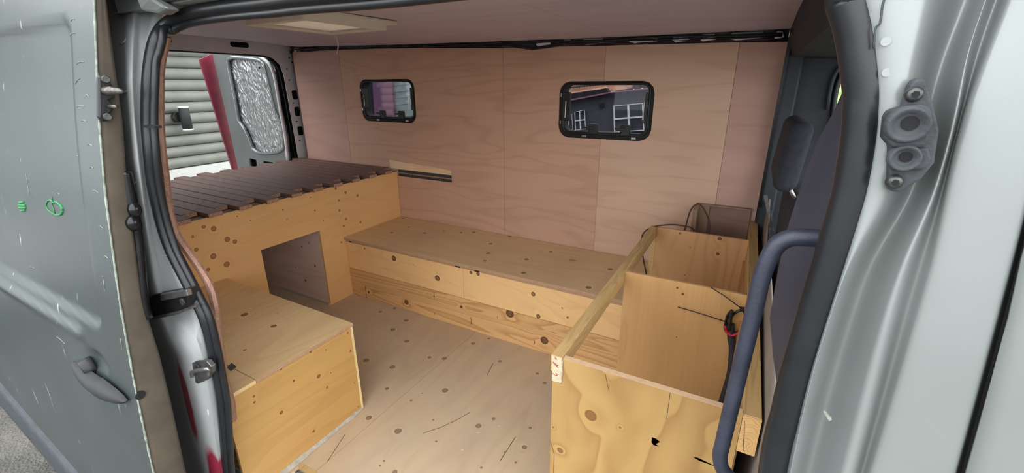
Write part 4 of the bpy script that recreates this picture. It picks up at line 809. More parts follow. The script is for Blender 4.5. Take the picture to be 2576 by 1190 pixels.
# ------------------------------------------------------------------ dark inner trim behind the seal and the cab beyond it
t6 = empty('trim_6', (2.26, 0.06, 0), 'dark navy plastic trim panel inside the front doorpost', 'trim', kind='structure')
NB = [[(2.2350, 0.13, 1.4440), (2.2320, 0.1, 1.4390), (2.2310, 0.07, 1.4340), (2.2310, 0.02, 1.4250), (2.2300, -0.02, 1.4180), (2.2290, -0.05, 1.4130)],
  [(2.2560, 0.13, 1.3910), (2.2520, 0.1, 1.3880), (2.2500, 0.07, 1.3850), (2.2490, 0.02, 1.3800), (2.2470, -0.02, 1.3760), (2.2450, -0.05, 1.3730)],
  [(2.2690, 0.13, 1.3500), (2.2640, 0.1, 1.3490), (2.2620, 0.07, 1.3470), (2.2600, 0.02, 1.3460), (2.2580, -0.02, 1.3440), (2.2550, -0.05, 1.3430)],
  [(2.2720, 0.13, 1.3310), (2.2670, 0.1, 1.3310), (2.2650, 0.07, 1.3300), (2.2630, 0.02, 1.3300), (2.2610, -0.02, 1.3290), (2.2590, -0.05, 1.3290)],
  [(2.2690, 0.13, 1.3100), (2.2640, 0.1, 1.3110), (2.2630, 0.07, 1.3110), (2.2650, 0.02, 1.3120), (2.2650, -0.02, 1.3130), (2.2640, -0.05, 1.3140)],
  [(2.2650, 0.13, 1.2880), (2.2600, 0.1, 1.2900), (2.2600, 0.07, 1.2910), (2.2650, 0.02, 1.2940), (2.2670, -0.02, 1.2960), (2.2670, -0.05, 1.2980)],
  [(2.2560, 0.13, 1.2540), (2.2510, 0.1, 1.2570), (2.2540, 0.07, 1.2600), (2.2630, 0.02, 1.2660), (2.2690, -0.02, 1.2710), (2.2700, -0.05, 1.2740)],
  [(2.2490, 0.13, 1.2140), (2.2450, 0.1, 1.2190), (2.2480, 0.07, 1.2240), (2.2620, 0.02, 1.2330), (2.2700, -0.02, 1.2400), (2.2730, -0.05, 1.2460)],
  [(2.2450, 0.13, 1.1690), (2.2410, 0.1, 1.1750), (2.2450, 0.07, 1.1830), (2.2600, 0.02, 1.1960), (2.2690, -0.02, 1.2060), (2.2730, -0.05, 1.2140)],
  [(2.2420, 0.13, 1.1320), (2.2380, 0.1, 1.1400), (2.2430, 0.07, 1.1500), (2.2590, 0.02, 1.1660), (2.2680, -0.02, 1.1790), (2.2730, -0.05, 1.1880)],
  [(2.2410, 0.13, 1.0590), (2.2370, 0.1, 1.0700), (2.2420, 0.07, 1.0830), (2.2570, 0.02, 1.1060), (2.2670, -0.02, 1.1230), (2.2710, -0.05, 1.1360)],
  [(2.2430, 0.13, 0.979), (2.2390, 0.1, 0.994), (2.2430, 0.07, 1.0100), (2.2570, 0.02, 1.0400), (2.2650, -0.02, 1.0620), (2.2680, -0.05, 1.0790)],
  [(2.2580, 0.13, 0.913), (2.2540, 0.1, 0.93), (2.2550, 0.07, 0.949), (2.2620, 0.02, 0.982), (2.2660, -0.02, 1.0080), (2.2670, -0.05, 1.0270)],
  [(2.2790, 0.13, 0.838), (2.2740, 0.1, 0.858), (2.2710, 0.07, 0.879), (2.2700, 0.02, 0.916), (2.2680, -0.02, 0.945), (2.2660, -0.05, 0.966)],
  [(2.2850, 0.13, 0.768), (2.2790, 0.1, 0.791), (2.2770, 0.07, 0.815), (2.2740, 0.02, 0.857), (2.2710, -0.02, 0.89), (2.2690, -0.05, 0.914)],
  [(2.2890, 0.13, 0.693), (2.2830, 0.1, 0.719), (2.2800, 0.07, 0.747), (2.2770, 0.02, 0.794), (2.2740, -0.02, 0.831), (2.2720, -0.05, 0.859)],
  [(2.2980, 0.13, 0.499), (2.2920, 0.1, 0.533), (2.2890, 0.07, 0.569), (2.2860, 0.02, 0.631), (2.2820, -0.02, 0.68), (2.2790, -0.05, 0.716)]]
b = new(); grid(b, [[Vector(p) for p in r] for r in NB]); obj('trim_panel', b, M['navy'], t6, True)
obj('post_core', bx((2.31, -0.022, -0.2), (2.56, 0.05, 1.69)), M['darkvoid'], t6)
bh = empty('wall_front', (2.30, 0.8, 0), 'grey-brown half bulkhead board behind the open cabinet', 'wall', kind='structure')
obj('bulkhead_board', plate(new(), [(0.145, 0.0), (1.69, 0.0), (1.69, 0.83), (1.2, 0.735), (0.81, 0.775), (0.35, 0.79), (0.145, 0.745)], [], ((2.281, 0, 0), (0, 1, 0), (0, 0, 1), (1, 0, 0)), 0.008), M['hardboard'], bh, bevel=0.003)
t7 = empty('trim_7', (2.28, 1.7, 0), 'dark plastic trim on the far cab doorpost', 'trim', kind='structure')
obj('far_post_trim', bx((2.247, 1.655, 0.0), (2.31, 1.76, 1.52)), M['cabdark'], t7, bevel=0.008)
obj('post_filler', bx((2.18, 1.7125, 0.0), (2.30, 1.7245, 1.5)), M['darkvoid'], t7)
obj('post_edge', slab(new(), [(2.243, 1.64, 0.78), (2.256, 1.64, 0.78), (2.256, 1.64, 1.49), (2.243, 1.64, 1.49)], (0, 0.03, 0)), M['blackgloss'], t7)
obj('buckle_strip', slab(new(), [(2.2540, 1.5000, 0.868), (2.2660, 1.5000, 0.873), (2.3220, 1.5000, 0.709), (2.3090, 1.5000, 0.699)], (0, 0.01, 0)), M['steel'], t7)
obj('cab_headliner', plate(new(), [(2.246, 1.70), (2.246, 1.47), (2.27, 1.42), (2.60, 1.40), (2.9, 1.46), (2.9, 1.70)], [], ((0, 0.0, 0), (1, 0, 0), (0, 0, 1), (0, 1, 0)), 1.75), M['headliner'], ce)
obj('cab_floor', bx((2.31, 0.0, -0.1), (3.2, 1.75, 0.0)), M['cabdark'], fl)
# far cab door with its window
d3 = empty('door_3', (2.4, 1.74, 0), 'dark inner trim of the far cab door with its window', 'door', kind='structure')
wl = [(2.4530, 1.7200, 1.2090), (2.4480, 1.7200, 1.2690), (2.4480, 1.7200, 1.3160), (2.4530, 1.7200, 1.3500), (2.4600, 1.7200, 1.3680), (2.4700, 1.7200, 1.3780), (2.4900, 1.7200, 1.3880), (2.5540, 1.7200, 1.3820), (2.6350, 1.7200, 1.3440), (2.7120, 1.7200, 0.993), (2.4760, 1.7200, 0.973), (2.4610, 1.7200, 1.0910)]
wl2 = [(p[0], p[2]) for p in wl]
obj('door_trim', plate(new(), rect(2.30, 3.3, -0.1, 1.46), [wl2], ((0, 1.72, 0), (1, 0, 0), (0, 0, 1), (0, 1, 0)), 0.03), M['cabdark'], d3)
fr_ = [Vector((p[0], 1.712, p[2])) for p in wl]
b = new(); tube(b, fr_+[fr_[0]], 0.010, 8, False); obj('window_rubber', b, M['rubber'], d3, True)
fr2 = [Vector((p[0]-0.022, 1.705, p[2]+0.004)) for p in wl[:9]]
b = new(); tube(b, fr2, 0.008, 8); obj('frame_channel', b, M['cladding'], d3, True)
obj('pane', plate(new(), wl2, [], ((0, 1.735, 0), (1, 0, 0), (0, 0, 1), (0, 1, 0)), 0.004), M['glass'], d3)
# far seat
se = empty('passenger_seat', (2.42, 1.2, 0), 'dark far front seat with its headrest beyond the cabinet', 'seat')
def softbox(name, lo, hi, mat, parent, bev, shear=0.0):
    b = bx(lo, hi); zc = (lo[2])
    for v in b.verts: v.co.x += shear*(v.co.z-zc)
    return obj(name, b, mat, parent, True, bev, 4)
softbox('headrest', (2.252, 0.98, 0.995), (2.318, 1.36, 1.21), M['fabric'], se, 0.03, 0.08)
softbox('backrest', (2.322, 0.90, 0.36), (2.44, 1.42, 0.965), M['fabric'], se, 0.04, -0.02)
softbox('cushion', (2.34, 0.90, 0.28), (2.86, 1.42, 0.42), M['fabric'], se, 0.04)
for yy in (1.10, 1.24):
    b = new(); tube(b, [(2.345, yy, 0.93), (2.29, yy, 1.02)], 0.007, 8); obj('headrest_post', b, M['steel'], se, True)
obj('seat_base', bx((2.38, 0.95, 0.0), (2.84, 1.37, 0.29)), M['cabdark'], se)
# grassy bank seen through the cab window
b = new(); grid(b, [[(1.5+0.5*i, 6.0+0.6*j, -0.62+0.42*j+0.08*R_.random()) for i in range(14)] for j in range(9)])
tag(obj('lawn', b, M['lawn'], None, True), 'green grass bank beyond the far cab window', 'lawn', kind='structure')

# ------------------------------------------------------------------ grab handle
gh = empty('grab_handle', (2.263, -0.02, 1.161), 'bent dark blue-grey steel grab tube on the front doorpost', 'grab handle')
gp = [(2.2700, -0.03, 1.1630), (2.2620, -0.03, 1.1630), (2.2460, -0.03, 1.1620), (2.2310, -0.03, 1.1590), (2.2200, -0.03, 1.1490), (2.2140, -0.03, 1.1300), (2.2110, -0.03, 1.1030), (2.2100, -0.03, 1.0580), (2.2080, -0.03, 0.995), (2.2060, -0.03, 0.927), (2.2040, -0.03, 0.857), (2.2040, -0.03, 0.832), (2.2120, -0.03, 0.811), (2.2330, -0.03, 0.801), (2.2770, -0.03, 0.815)]
b = new(); tube(b, catmull(gp, 6), 0.0098, 16); obj('tube', b, M['tubegrey'], gh, True)
obj('mount_plate', disc(new(), Vector(gp[0])+Vector((0.006, 0, 0)), (-1, 0, -0.02), 0.016, 0.008, 16), M['tubegrey'], gh)
obj('mount_screw', disc(new(), (2.2580, -0.04, 1.1660), (-0.2, -1, 0), 0.003, 0.004, 8), M['steel'], gh)

# ------------------------------------------------------------------ slatted bed
bd = empty('slatted_bed', (0, 0.85, 0), 'plywood bed box with dark stained slats across the van rear', 'bed')
obj('front_panel', plate(new(), [(0.0, 0.0), (0.643, 0.0), (0.643, 0.499), (1.009, 0.499), (1.009, 0.0), (1.698, 0.0), (1.698, 0.7415), (0.0, 0.7415)], [], ((0, 0, 0), (0, 1, 0), (0, 0, 1), (-1, 0, 0)), 0.015), M['bedply'], bd)
obj('side_panel', bx((-0.95, 1.010, 0.002), (-0.016, 1.024, 0.70)), M['sideply'], bd)
obj('side_panel', bx((-0.95, 0.628, 0.002), (-0.016, 0.642, 0.70)), M['sideply'], bd)
obj('rear_panel', bx((-0.965, 0.0, 0.002), (-0.951, 1.695, 0.70)), M['sideply'], bd)
obj('support_rail', bx((-0.05, 0.0, 0.70), (-0.016, 1.695, 0.7405)), M['railwood'], bd)
obj('support_rail', bx((-0.95, 0.0, 0.70), (-0.91, 1.695, 0.7405)), M['railwood'], bd)
obj('sealant_bead', bx((-0.5, 1.000, 0.0), (-0.01, 1.0095, 0.010)), M['sealant'], bd)
obj('grey_edge', bx((-0.012, 0.0, 0.7416), (0.012, 1.695, 0.7436)), M['cladding'], bd)
slat_me = None
for k in range(-2, 10):
    for s in (0, 1):
        yc = 0.305+0.1407*k+0.0704*s
        if yc > 1.66 or yc < 0.01: continue
        x1 = (0.045+0.006*R_.uniform(-1, 1)) if s == 0 else (-0.045+0.01*R_.uniform(-1, 1))
        x0 = -0.955+0.01*R_.uniform(-1, 1) if s == 0 else -1.03+0.02*R_.uniform(-1, 1)
        dz = 0.001*R_.random()
        y0, y1 = yc-0.0325, min(yc+0.0325, 1.694)
        sl = obj('slat', bx((x0, y0, 0.7440+dz), (x1, y1, 0.764+dz)), M['slatwood'], bd, bevel=0.0015)
        obj('sawn_end', bx((x1, y0+0.0015, 0.7455+dz), (x1+0.0008, y1-0.0015, 0.7625+dz)), M['slatend'], sl)

# ------------------------------------------------------------------ long storage bench along the far wall
be = empty('storage_bench', (1.1, 1.45, 0), 'long low plywood bench with a knotty lid along the far wall', 'bench')
obj('lid', bx((0.004, 1.172, 0.388), (1.822, 1.694, 0.4045)), M['benchply'], be, bevel=0.001)
obj('lid_edge', bx((0.004, 1.1705, 0.3885), (1.822, 1.1725, 0.404)), M['plyedge'], be)
obj('lid_base', bx((0.004, 1.183, 0.374), (1.822, 1.694, 0.3872)), M['plyedge'], be)
for (x, w) in ((0.045, 0.02), (0.875, 0.03), (1.0, 0.03)):
    obj('lid_gap', bx((x-w/2, 1.1815, 0.374), (x+w/2, 1.1835, 0.3855)), M['darkvoid'], be)
obj('upper_panel', bx((0.002, 1.187, 0.191), (0.9055, 1.199, 0.3735)), M['bfront'], be, bevel=0.0008)
obj('upper_panel', bx((0.9075, 1.1872, 0.191), (1.82, 1.199, 0.3735)), M['bfront'], be, bevel=0.0008)
obj('kick_plank', bx((0.002, 1.1855, 0.001), (1.82, 1.2, 0.1895)), M['blow'], be, bevel=0.001)
b = new()
for p0, p1 in [((0.129, 1.1870, 0.089), (0.115, 1.1870, -0.001)), ((0.949, 1.1870, 0.086), (0.948, 1.1870, 0.038)), ((0.687, 1.1870, 0.045), (0.686, 1.1870, 0.025)), ((0.695, 1.1870, 0.178), (0.692, 1.1870, 0.134)), ((1.3450, 1.1870, 0.057), (1.3450, 1.1870, 0.037)), ((1.1220, 1.1870, 0.138), (1.1220, 1.1870, 0.128))]:
    box(b, (p0[0]-0.0014, 1.1851, p1[2]), (p0[0]+0.0014, 1.1858, p0[2]))
k_ = obj('nail_marks', b, M['darkvoid'], be); k_['kind'] = 'stuff'
obj('lid_staple', bx((1.40, 1.50, 0.4045), (1.44, 1.508, 0.4065)), M['steel'], be)

# ------------------------------------------------------------------ storage box by the door
sb = empty('storage_box', (0.44, 0.17, 0), 'plywood box with a hinged lid beside the door opening', 'box')
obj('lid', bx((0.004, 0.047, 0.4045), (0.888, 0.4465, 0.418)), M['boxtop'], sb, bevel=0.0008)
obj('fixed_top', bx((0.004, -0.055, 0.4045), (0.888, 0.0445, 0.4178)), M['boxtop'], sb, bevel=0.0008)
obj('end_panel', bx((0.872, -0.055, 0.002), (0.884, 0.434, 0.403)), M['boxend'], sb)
obj('side_panel', bx((0.004, 0.435, 0.002), (0.8845, 0.445, 0.4035)), M['divply'], sb)
obj('corner_edge', bx((0.8846, 0.434, 0.002), (0.8852, 0.4446, 0.4035)), wood('raw_corner_edge', (232, 214, 158), (200, 172, 108), 'z', 14, 0.4), sb)
obj('lid_edge', bx((0.888, 0.047, 0.405), (0.8884, 0.4462, 0.4175)), M['plyedge'], sb)
hg = obj('hinge', slab(new(), [(0.74, 0.037, 0.419), (0.729, 0.059, 0.419), (0.764, 0.055, 0.419), (0.771, 0.032, 0.419)], (0, 0, 0.0015)), M['black'], sb)
b = new(); rows = []
for i in range(40):
    t = i/39; y = 0.436-0.50*t; w = 0.006+0.005*R_.random()+0.006*t
    rows.append([(0.8843, y, 0.004+w*0.9), (0.888, y, 0.004+w*0.55), (0.8845+w, y, 0.0035), (0.8845+w, y, 0.001)])
grid(b, rows); tag(obj('sealant_bead', b, M['sealant'], sb, True), 'uneven pale sealant along the bottom edge')

# ------------------------------------------------------------------ open cabinet frame at the right
kc = empty('kitchen_cabinet', (2.05, 0.8, 0), 'unfinished open-top plywood cabinet with two dividers beside the cab', 'cabinet')
obj('front_panel', plate(new(), [(1.834, 0.0), (2.243, 0.0), (2.243, 0.6985), (1.858, 0.6985), (1.858, 0.626), (1.834, 0.624)], [], ((0, 0.254, 0), (1, 0, 0), (0, 0, 1), (0, 1, 0)), 0.016), M['cabfront'], kc, bevel=0.0008)
obj('front_edge', bx((1.86, 0.2545, 0.6985), (2.242, 0.2695, 0.6993)), M['plyedge'], kc)
rl = obj('top_rail', bx((1.829, 0.2535, 0.655), (1.858, 1.398, 0.7005)), M['railwood'], kc, bevel=0.001)
re_ = obj('rail_end', plate(new(), [(1.8335, 0.627), (1.8575, 0.629), (1.8575, 0.700), (1.8335, 0.700)], [], ((0, 0.2522, 0), (1, 0, 0), (0, 0, 1), (0, 1, 0)), 0.0016), M['tape'], kc)
tag(re_, 'pale board end with red pen marks')
def ink(pts):
    b = new(); tube(b, [Vector((1.8335+0.024*u, 0.2518, 0.700-0.073*v)) for u, v in pts], 0.0006, 5); obj('red_pen_mark', b, M['redink'], re_)
ink([(0.25, 0.02), (0.38, 0.10)]); ink([(0.42, 0.03), (0.40, 0.10), (0.48, 0.09)])
ink([(0.05, 0.24), (0.70, 0.40)]); ink([(0.10, 0.23), (0.20, 0.28), (0.12, 0.30)]); ink([(0.25, 0.24), (0.36, 0.32), (0.30, 0.34)]); ink([(0.45, 0.26), (0.42, 0.34), (0.68, 0.30)]); ink([(0.55, 0.29), (0.50, 0.38)])
ink([(0.06, 0.68), (0.35, 0.72), (0.62, 0.70)]); ink([(0.40, 0.62), (0.60, 0.68), (0.40, 0.76)])
b = new()
for i in range(7):
    z = 0.632+0.009*i
    box(b, (1.8576, 0.2518, z), (1.8595+0.002*R_.random(), 0.2532, z+0.008))
f_ = obj('filler_smear', b, M['sealant'], kc); f_['kind'] = 'stuff'
obj('divider', bx((1.8582, 0.827, 0.002), (2.2355, 0.839, 0.6995)), M['divply'], kc, bevel=0.0008)
obj('divider', bx((1.8582, 1.383, 0.002), (2.2275, 1.395, 0.6995)), M['divply2'], kc, bevel=0.0008)
obj('batten', bx((1.835, 1.385, 0.002), (1.8575, 1.405, 0.655)), M['railwood'], kc)
b = slab(new(), [(2.2435, 0.2545, 0.6095), (2.276, 0.2545, 0.6095), (2.276, 0.2545, 0.7), (2.2435, 0.2545, 0.7)], (-0.02, 1.435, 0)); tag(obj('side_rail', b, M['railwood'], kc, bevel=0.001), None)
obj('end_block', bx((2.2435, 0.2526, 0.6095), (2.276, 0.2542, 0.699)), wood('rail_end_grain', (214, 174, 116), (180, 134, 80), 'y', 30, 0.5, 20, 14), kc)
b = slab(new(), [(2.2365, 0.272, 0.002), (2.247, 0.272, 0.002), (2.247, 0.272, 0.6094), (2.2365, 0.272, 0.6094)], (-0.018, 1.12, 0)); obj('side_panel', b, M['divply2'], kc)
obj('back_board', bx((2.000, 1.684, 0.002), (2.222, 1.696, 0.752)), M['backply'], kc, bevel=0.0008)
obj('back_ledge', bx((1.985, 1.672, 0.752), (2.222, 1.697, 0.758)), M['railz'], kc)
obj('back_post', bx((1.980, 1.58, 0.002), (1.999, 1.698, 0.7515)), M['railz'], kc, bevel=0.001)
obj('back_cleat', bx((2.000, 1.672, 0.42), (2.045, 1.683, 0.751)), M['railz'], kc)
spl = obj('knot_hole', slab(new(), [(2.0800, 0.254, 0.566), (2.0890, 0.254, 0.566), (2.0980, 0.254, 0.561), (2.0900, 0.254, 0.551), (2.0980, 0.254, 0.547), (2.0850, 0.254, 0.546), (2.0800, 0.254, 0.552)], (0, 0.0008, 0)), plain('dark_knot_wood', (74, 46, 24), 0.8), kc)
obj('knot_split', slab(new(), [(2.1670, 0.254, 0.553), (2.1780, 0.254, 0.556), (2.2180, 0.254, 0.55), (2.1820, 0.254, 0.549)], (0, 0.0008, 0)), plain('dark_split_wood', (84, 54, 28), 0.8), kc)

b = new()
for ps in ([(1.9640, 0.254, 0.693), (1.9700, 0.254, 0.67), (1.9760, 0.254, 0.648)], [(2.1050, 0.254, 0.697), (2.1050, 0.254, 0.664), (2.1050, 0.254, 0.627)], [(1.8340, 0.254, 0.437), (1.8460, 0.254, 0.401), (1.8460, 0.254, 0.336), (1.8460, 0.254, 0.28)], [(2.2470, 0.252, 0.687), (2.2510, 0.252, 0.657), (2.2550, 0.252, 0.614)]):
    tube(b, ps, 0.0006, 4)
k_ = obj('hairline_cracks', b, M['brownwire'], kc); k_['kind'] = 'stuff'
# ------------------------------------------------------------------ cables in the cabinet
cc = empty('cable_bundle', (2.2, 0.8, 0.3), 'black sleeved cable with coiled red and black leads inside cabinet', 'cable')
cp = [(2.2200, 0.78, 0.249), (2.2200, 0.79, 0.314), (2.2290, 0.8, 0.428), (2.2230, 0.805, 0.513), (2.2130, 0.805, 0.554), (2.2040, 0.805, 0.602)]
b = new(); tube(b, catmull(cp, 5), 0.0115, 12); obj('sleeve', b, M['loomwire'], cc, True)
def coil(ps, r, m, nm):
    b = new(); tube(b, catmull(ps, 5), r, 8); obj(nm, b, m, cc, True)
coil([(2.2070, 0.8, 0.57), (2.2030, 0.8, 0.626), (2.2160, 0.8, 0.652), (2.2320, 0.8, 0.658), (2.2410, 0.8, 0.636), (2.2380, 0.8, 0.6), (2.2220, 0.8, 0.577), (2.2050, 0.8, 0.569), (2.1910, 0.798, 0.586), (2.1920, 0.798, 0.631), (2.2020, 0.798, 0.654)], 0.0042, M['blackgloss'], 'black_lead')
coil([(2.2090, 0.797, 0.575), (2.1970, 0.796, 0.575), (2.1900, 0.796, 0.596), (2.2000, 0.795, 0.573), (2.2170, 0.795, 0.57), (2.2330, 0.795, 0.589), (2.2410, 0.795, 0.614), (2.2410, 0.795, 0.639)], 0.0032, M['redwire'], 'red_lead')
coil([(2.2030, 0.795, 0.586), (2.2010, 0.793, 0.629), (2.2010, 0.793, 0.654)], 0.006, M['black'], 'lead_end')
b = new(); tube(b, [(2.0440, 0.812, 0.617), (2.1180, 0.806, 0.614), (2.1950, 0.798, 0.609)], 0.0017, 6); obj('zip_tie', b, M['black'], cc, True)
b = new(); tube(b, [(2.1310, 0.815, 0.709), (2.1770, 0.806, 0.691), (2.2240, 0.8, 0.666)], 0.0017, 6); obj('zip_tie', b, M['black'], cc, True)
obj('zip_tie_head', bx(tuple(Vector((2.2270, 0.8, 0.664))-Vector((.006, .005, .005))), tuple(Vector((2.2270, 0.8, 0.664))+Vector((.006, .005, .005)))), M['black'], cc)
bc = empty('brown_cable', (1.9, 1.5, 0.7), 'thin brown cable looping over the rear of the open cabinet', 'cable')
b = new(); tube(b, catmull([(1.8370, 1.3600, 0.47), (1.8080, 1.3700, 0.562), (1.7960, 1.3750, 0.637), (1.8110, 1.3800, 0.677), (1.8520, 1.3850, 0.703), (1.9180, 1.3950, 0.718), (1.9750, 1.4100, 0.715), (2.0040, 1.4300, 0.701), (2.0100, 1.4500, 0.669)], 5), 0.0035, 8); obj('front_loop', b, M['brownwire'], bc, True)
b = new(); tube(b, catmull([(1.9620, 1.5000, 0.646), (1.9640, 1.5200, 0.679), (1.9690, 1.5600, 0.738), (1.9820, 1.5700, 0.769), (2.0010, 1.5700, 0.783), (2.0220, 1.5700, 0.768), (2.0490, 1.5500, 0.733), (2.0630, 1.5300, 0.702), (2.0700, 1.5000, 0.644)], 5), 0.0035, 8); obj('rear_loop', b, M['brownwire'], bc, True)

# ------------------------------------------------------------------ wiring along the roof gap
wl_ = empty('wiring_loom', (0.8, 1.70, 1.53), 'dark bundle of wires running along the gap above the wall', 'wiring')
for j in range(7):
    b = new(); pts = []
    for i in range(36):
        x = -0.9+3.12*i/35; z = interp(x, [-1, 0.1, 0.885, 1.45, 2.25], [1.562, 1.546, 1.522, 1.508, 1.497])
        sag = -0.028*math.exp(-((x-1.07)/0.10)**2)*(0.4+0.12*j) if j < 5 else 0
        pts.append((x, 1.708-0.003*j+0.004*math.sin(3*x+j), z+0.004*j-0.006+0.005*math.sin(5.3*x*(1+0.1*j)+2*j)+sag))
    tube(b, pts, 0.0028 if j < 6 else 0.0045, 6); obj('wire', b, M['loomwire'] if j not in (2,) else plain('dark_red_wire', (92, 44, 52), 0.5), wl_, True)
for (x0, x1) in ((-0.93, -0.86), (1.08, 1.17), (1.235, 1.29), (1.34, 1.46), (1.58, 1.72), (1.78, 1.86), (1.90, 1.97), (2.02, 2.16), (2.19, 2.23)):
    zc = interp((x0+x1)/2, [0, 1, 2.2], [1.557, 1.534, 1.517])
    obj('insulation_tuft', slab(new(), [(x0, 1.7, zc-0.012), (x0+0.2*(x1-x0), 1.7, zc-0.022), (x1, 1.7, zc-0.016), (x1-0.01, 1.7, zc+0.008), (x0+0.01, 1.7, zc+0.010)], (0, 0.012, 0)), M['housewhite'], wl_, bevel=0.003)
for (x, z) in ((-0.82, 1.585), (-0.96, 1.56)):
    obj('connector', bx((x-0.02, 1.70, z-0.012), (x+0.02, 1.72, z+0.012)), M['darkvoid'], wl_, bevel=0.004)

# ------------------------------------------------------------------ roof hatch
rh = empty('roof_hatch', (0.68, 0.66, 1.56), 'cream plastic roof hatch hanging below the ceiling', 'hatch')
hz = 1.566
def frm(a, b_, c, d, t, r): return rrect(a, b_, c, d, r, 4), rrect(a+t, b_-t, c+t, d-t, max(r-t, 0.004), 4)
o_, i_ = frm(0.49, 0.862, 0.445, 0.885, 0.035, 0.02); b = new(); plate(b, o_, [i_], ((0, 0, hz-0.004), (1, 0, 0), (0, 1, 0), (0, 0, -1)), 0.010); obj('flange', b, M['hatchframe'], rh, bevel=0.003, seg=2)
o2, i2 = frm(0.515, 0.845, 0.455, 0.835, 0.03, 0.012); b = new(); plate(b, o2, [i2], ((0, 0, hz-0.012), (1, 0, 0), (0, 1, 0), (0, 0, -1)), 0.026); obj('frame', b, M['hatchframe'], rh, bevel=0.002)
obj('blind_panel', bx((0.553, 0.493, hz-0.0275), (0.807, 0.797, hz-0.0255)), M['blind'], rh)
obj('dome', plate(new(), rrect(0.49, 0.87, 0.43, 0.86, 0.04, 4), [], ((0, 0, 1.701), (1, 0, 0), (0, 1, 0), (0, 0, 1)), 0.004), M['dome'], rh)
b = new(); plate(b, rect(0.53, 0.83, 0.47, 0.82), [rect(0.545, 0.815, 0.485, 0.805)], ((0, 0, hz), (1, 0, 0), (0, 1, 0), (0, 0, 1)), 0.115); obj('well_lining', b, M['housewhite'], rh)
b = new(); plate(b, rect(0.5445, 0.8155, 0.4845, 0.8055), [rect(0.554, 0.806, 0.494, 0.796)], ((0, 0, hz-0.026), (1, 0, 0), (0, 1, 0), (0, 0, 1)), 0.004); obj('gap_shade_strip', b, M['darkvoid'], rh)  # near-black ring paints the shade line between frame and blind
b = new(); tube(b, catmull([(0.56, 0.815, hz-0.03), (0.566, 0.82, 1.50), (0.563, 0.822, 1.475), (0.545, 0.825, 1.452)], 5), 0.0022, 8); obj('pull_cord', b, M['cord'], rh, True)

# ------------------------------------------------------------------ the two side windows
def van_window(idx, W, label, flip):
    a, c, z0, z1 = W; w = c-a; h = z1-z0
    wo_ = empty('window_%d' % idx, ((a+c)/2, 1.73, (z0+z1)/2), label, 'window', kind='structure')
    out = rrect(a+0.001, c-0.001, z0+0.001, z1-0.001, 0.058, 6); inn = rrect(a+0.034, c-0.030, z0+0.036, z1-0.018, 0.036, 6)
    obj('frame', plate(new(), out, [inn], ((0, 1.706, 0), (1, 0, 0), (0, 0, 1), (0, 1, 0)), 0.055), M['windowframe'], wo_, bevel=0.003, seg=2)
    fp = rrect(a+0.024, c-0.022, z0+0.026, z1-0.014, 0.04, 6)
    b = new(); tube(b, [Vector((x, 1.706, z)) for x, z in fp]+[Vector((fp[0][0], 1.706, fp[0][1]))], 0.006, 8, False); obj('gasket', b, M['black'], wo_, True)
    obj('pane', plate(new(), rrect(a+0.01, c-0.01, z0+0.01, z1-0.01, 0.05, 6), [], ((0, 1.7655, 0), (1, 0, 0), (0, 0, 1), (0, 1, 0)), 0.004), M['tinted'], wo_)
    for s, x in ((0, a+0.045), (1, c-0.041)):
        zb = z0+0.10
        st_ = obj('stay_arm', bx((x-0.022+0.02*s, 1.700, zb-0.012), (x+0.022-0.0*s-0.012*s, 1.712, z1-0.055)), M['black'], wo_, bevel=0.004)
        b = new(); tube(b, [(x-0.006, 1.697, zb+0.006), (x-0.004, 1.697, z1-0.10)], 0.0028, 6); obj('stay_rod', b, M['housewhite'], st_, True)
    for x in (a+0.40*w, a+0.74*w):
        lt = obj('latch', bx((x-0.026, 1.694, z0+0.022), (x+0.026, 1.712, z0+0.078)), M['black'], wo_, bevel=0.006, seg=2)
        b = slab(new(), [(x-0.055, 1.690, z0+0.062), (x+0.004, 1.690, z0+0.066), (x+0.010, 1.690, z0+0.048), (x-0.05, 1.690, z0+0.052)], (0, 0.008, 0)); obj('latch_lever', b, M['black'], lt, bevel=0.002)
    for x in (a+0.30*w, a+0.83*w): obj('frame_clip', bx((x-0.012, 1.7, z0+0.006), (x+0.012, 1.708, z0+0.018)), M['steel'], wo_, bevel=0.001)
    for z in (z0+0.08, z1-0.07): obj('frame_clip', bx((a+0.006, 1.7, z-0.01), (a+0.014, 1.708, z+0.01)), M['steel'], wo_, bevel=0.001)
    return wo_
van_window(1, W1, 'small tinted van window nearest the bed', False)
van_window(2, W2, 'small tinted van window nearest the cab', True)

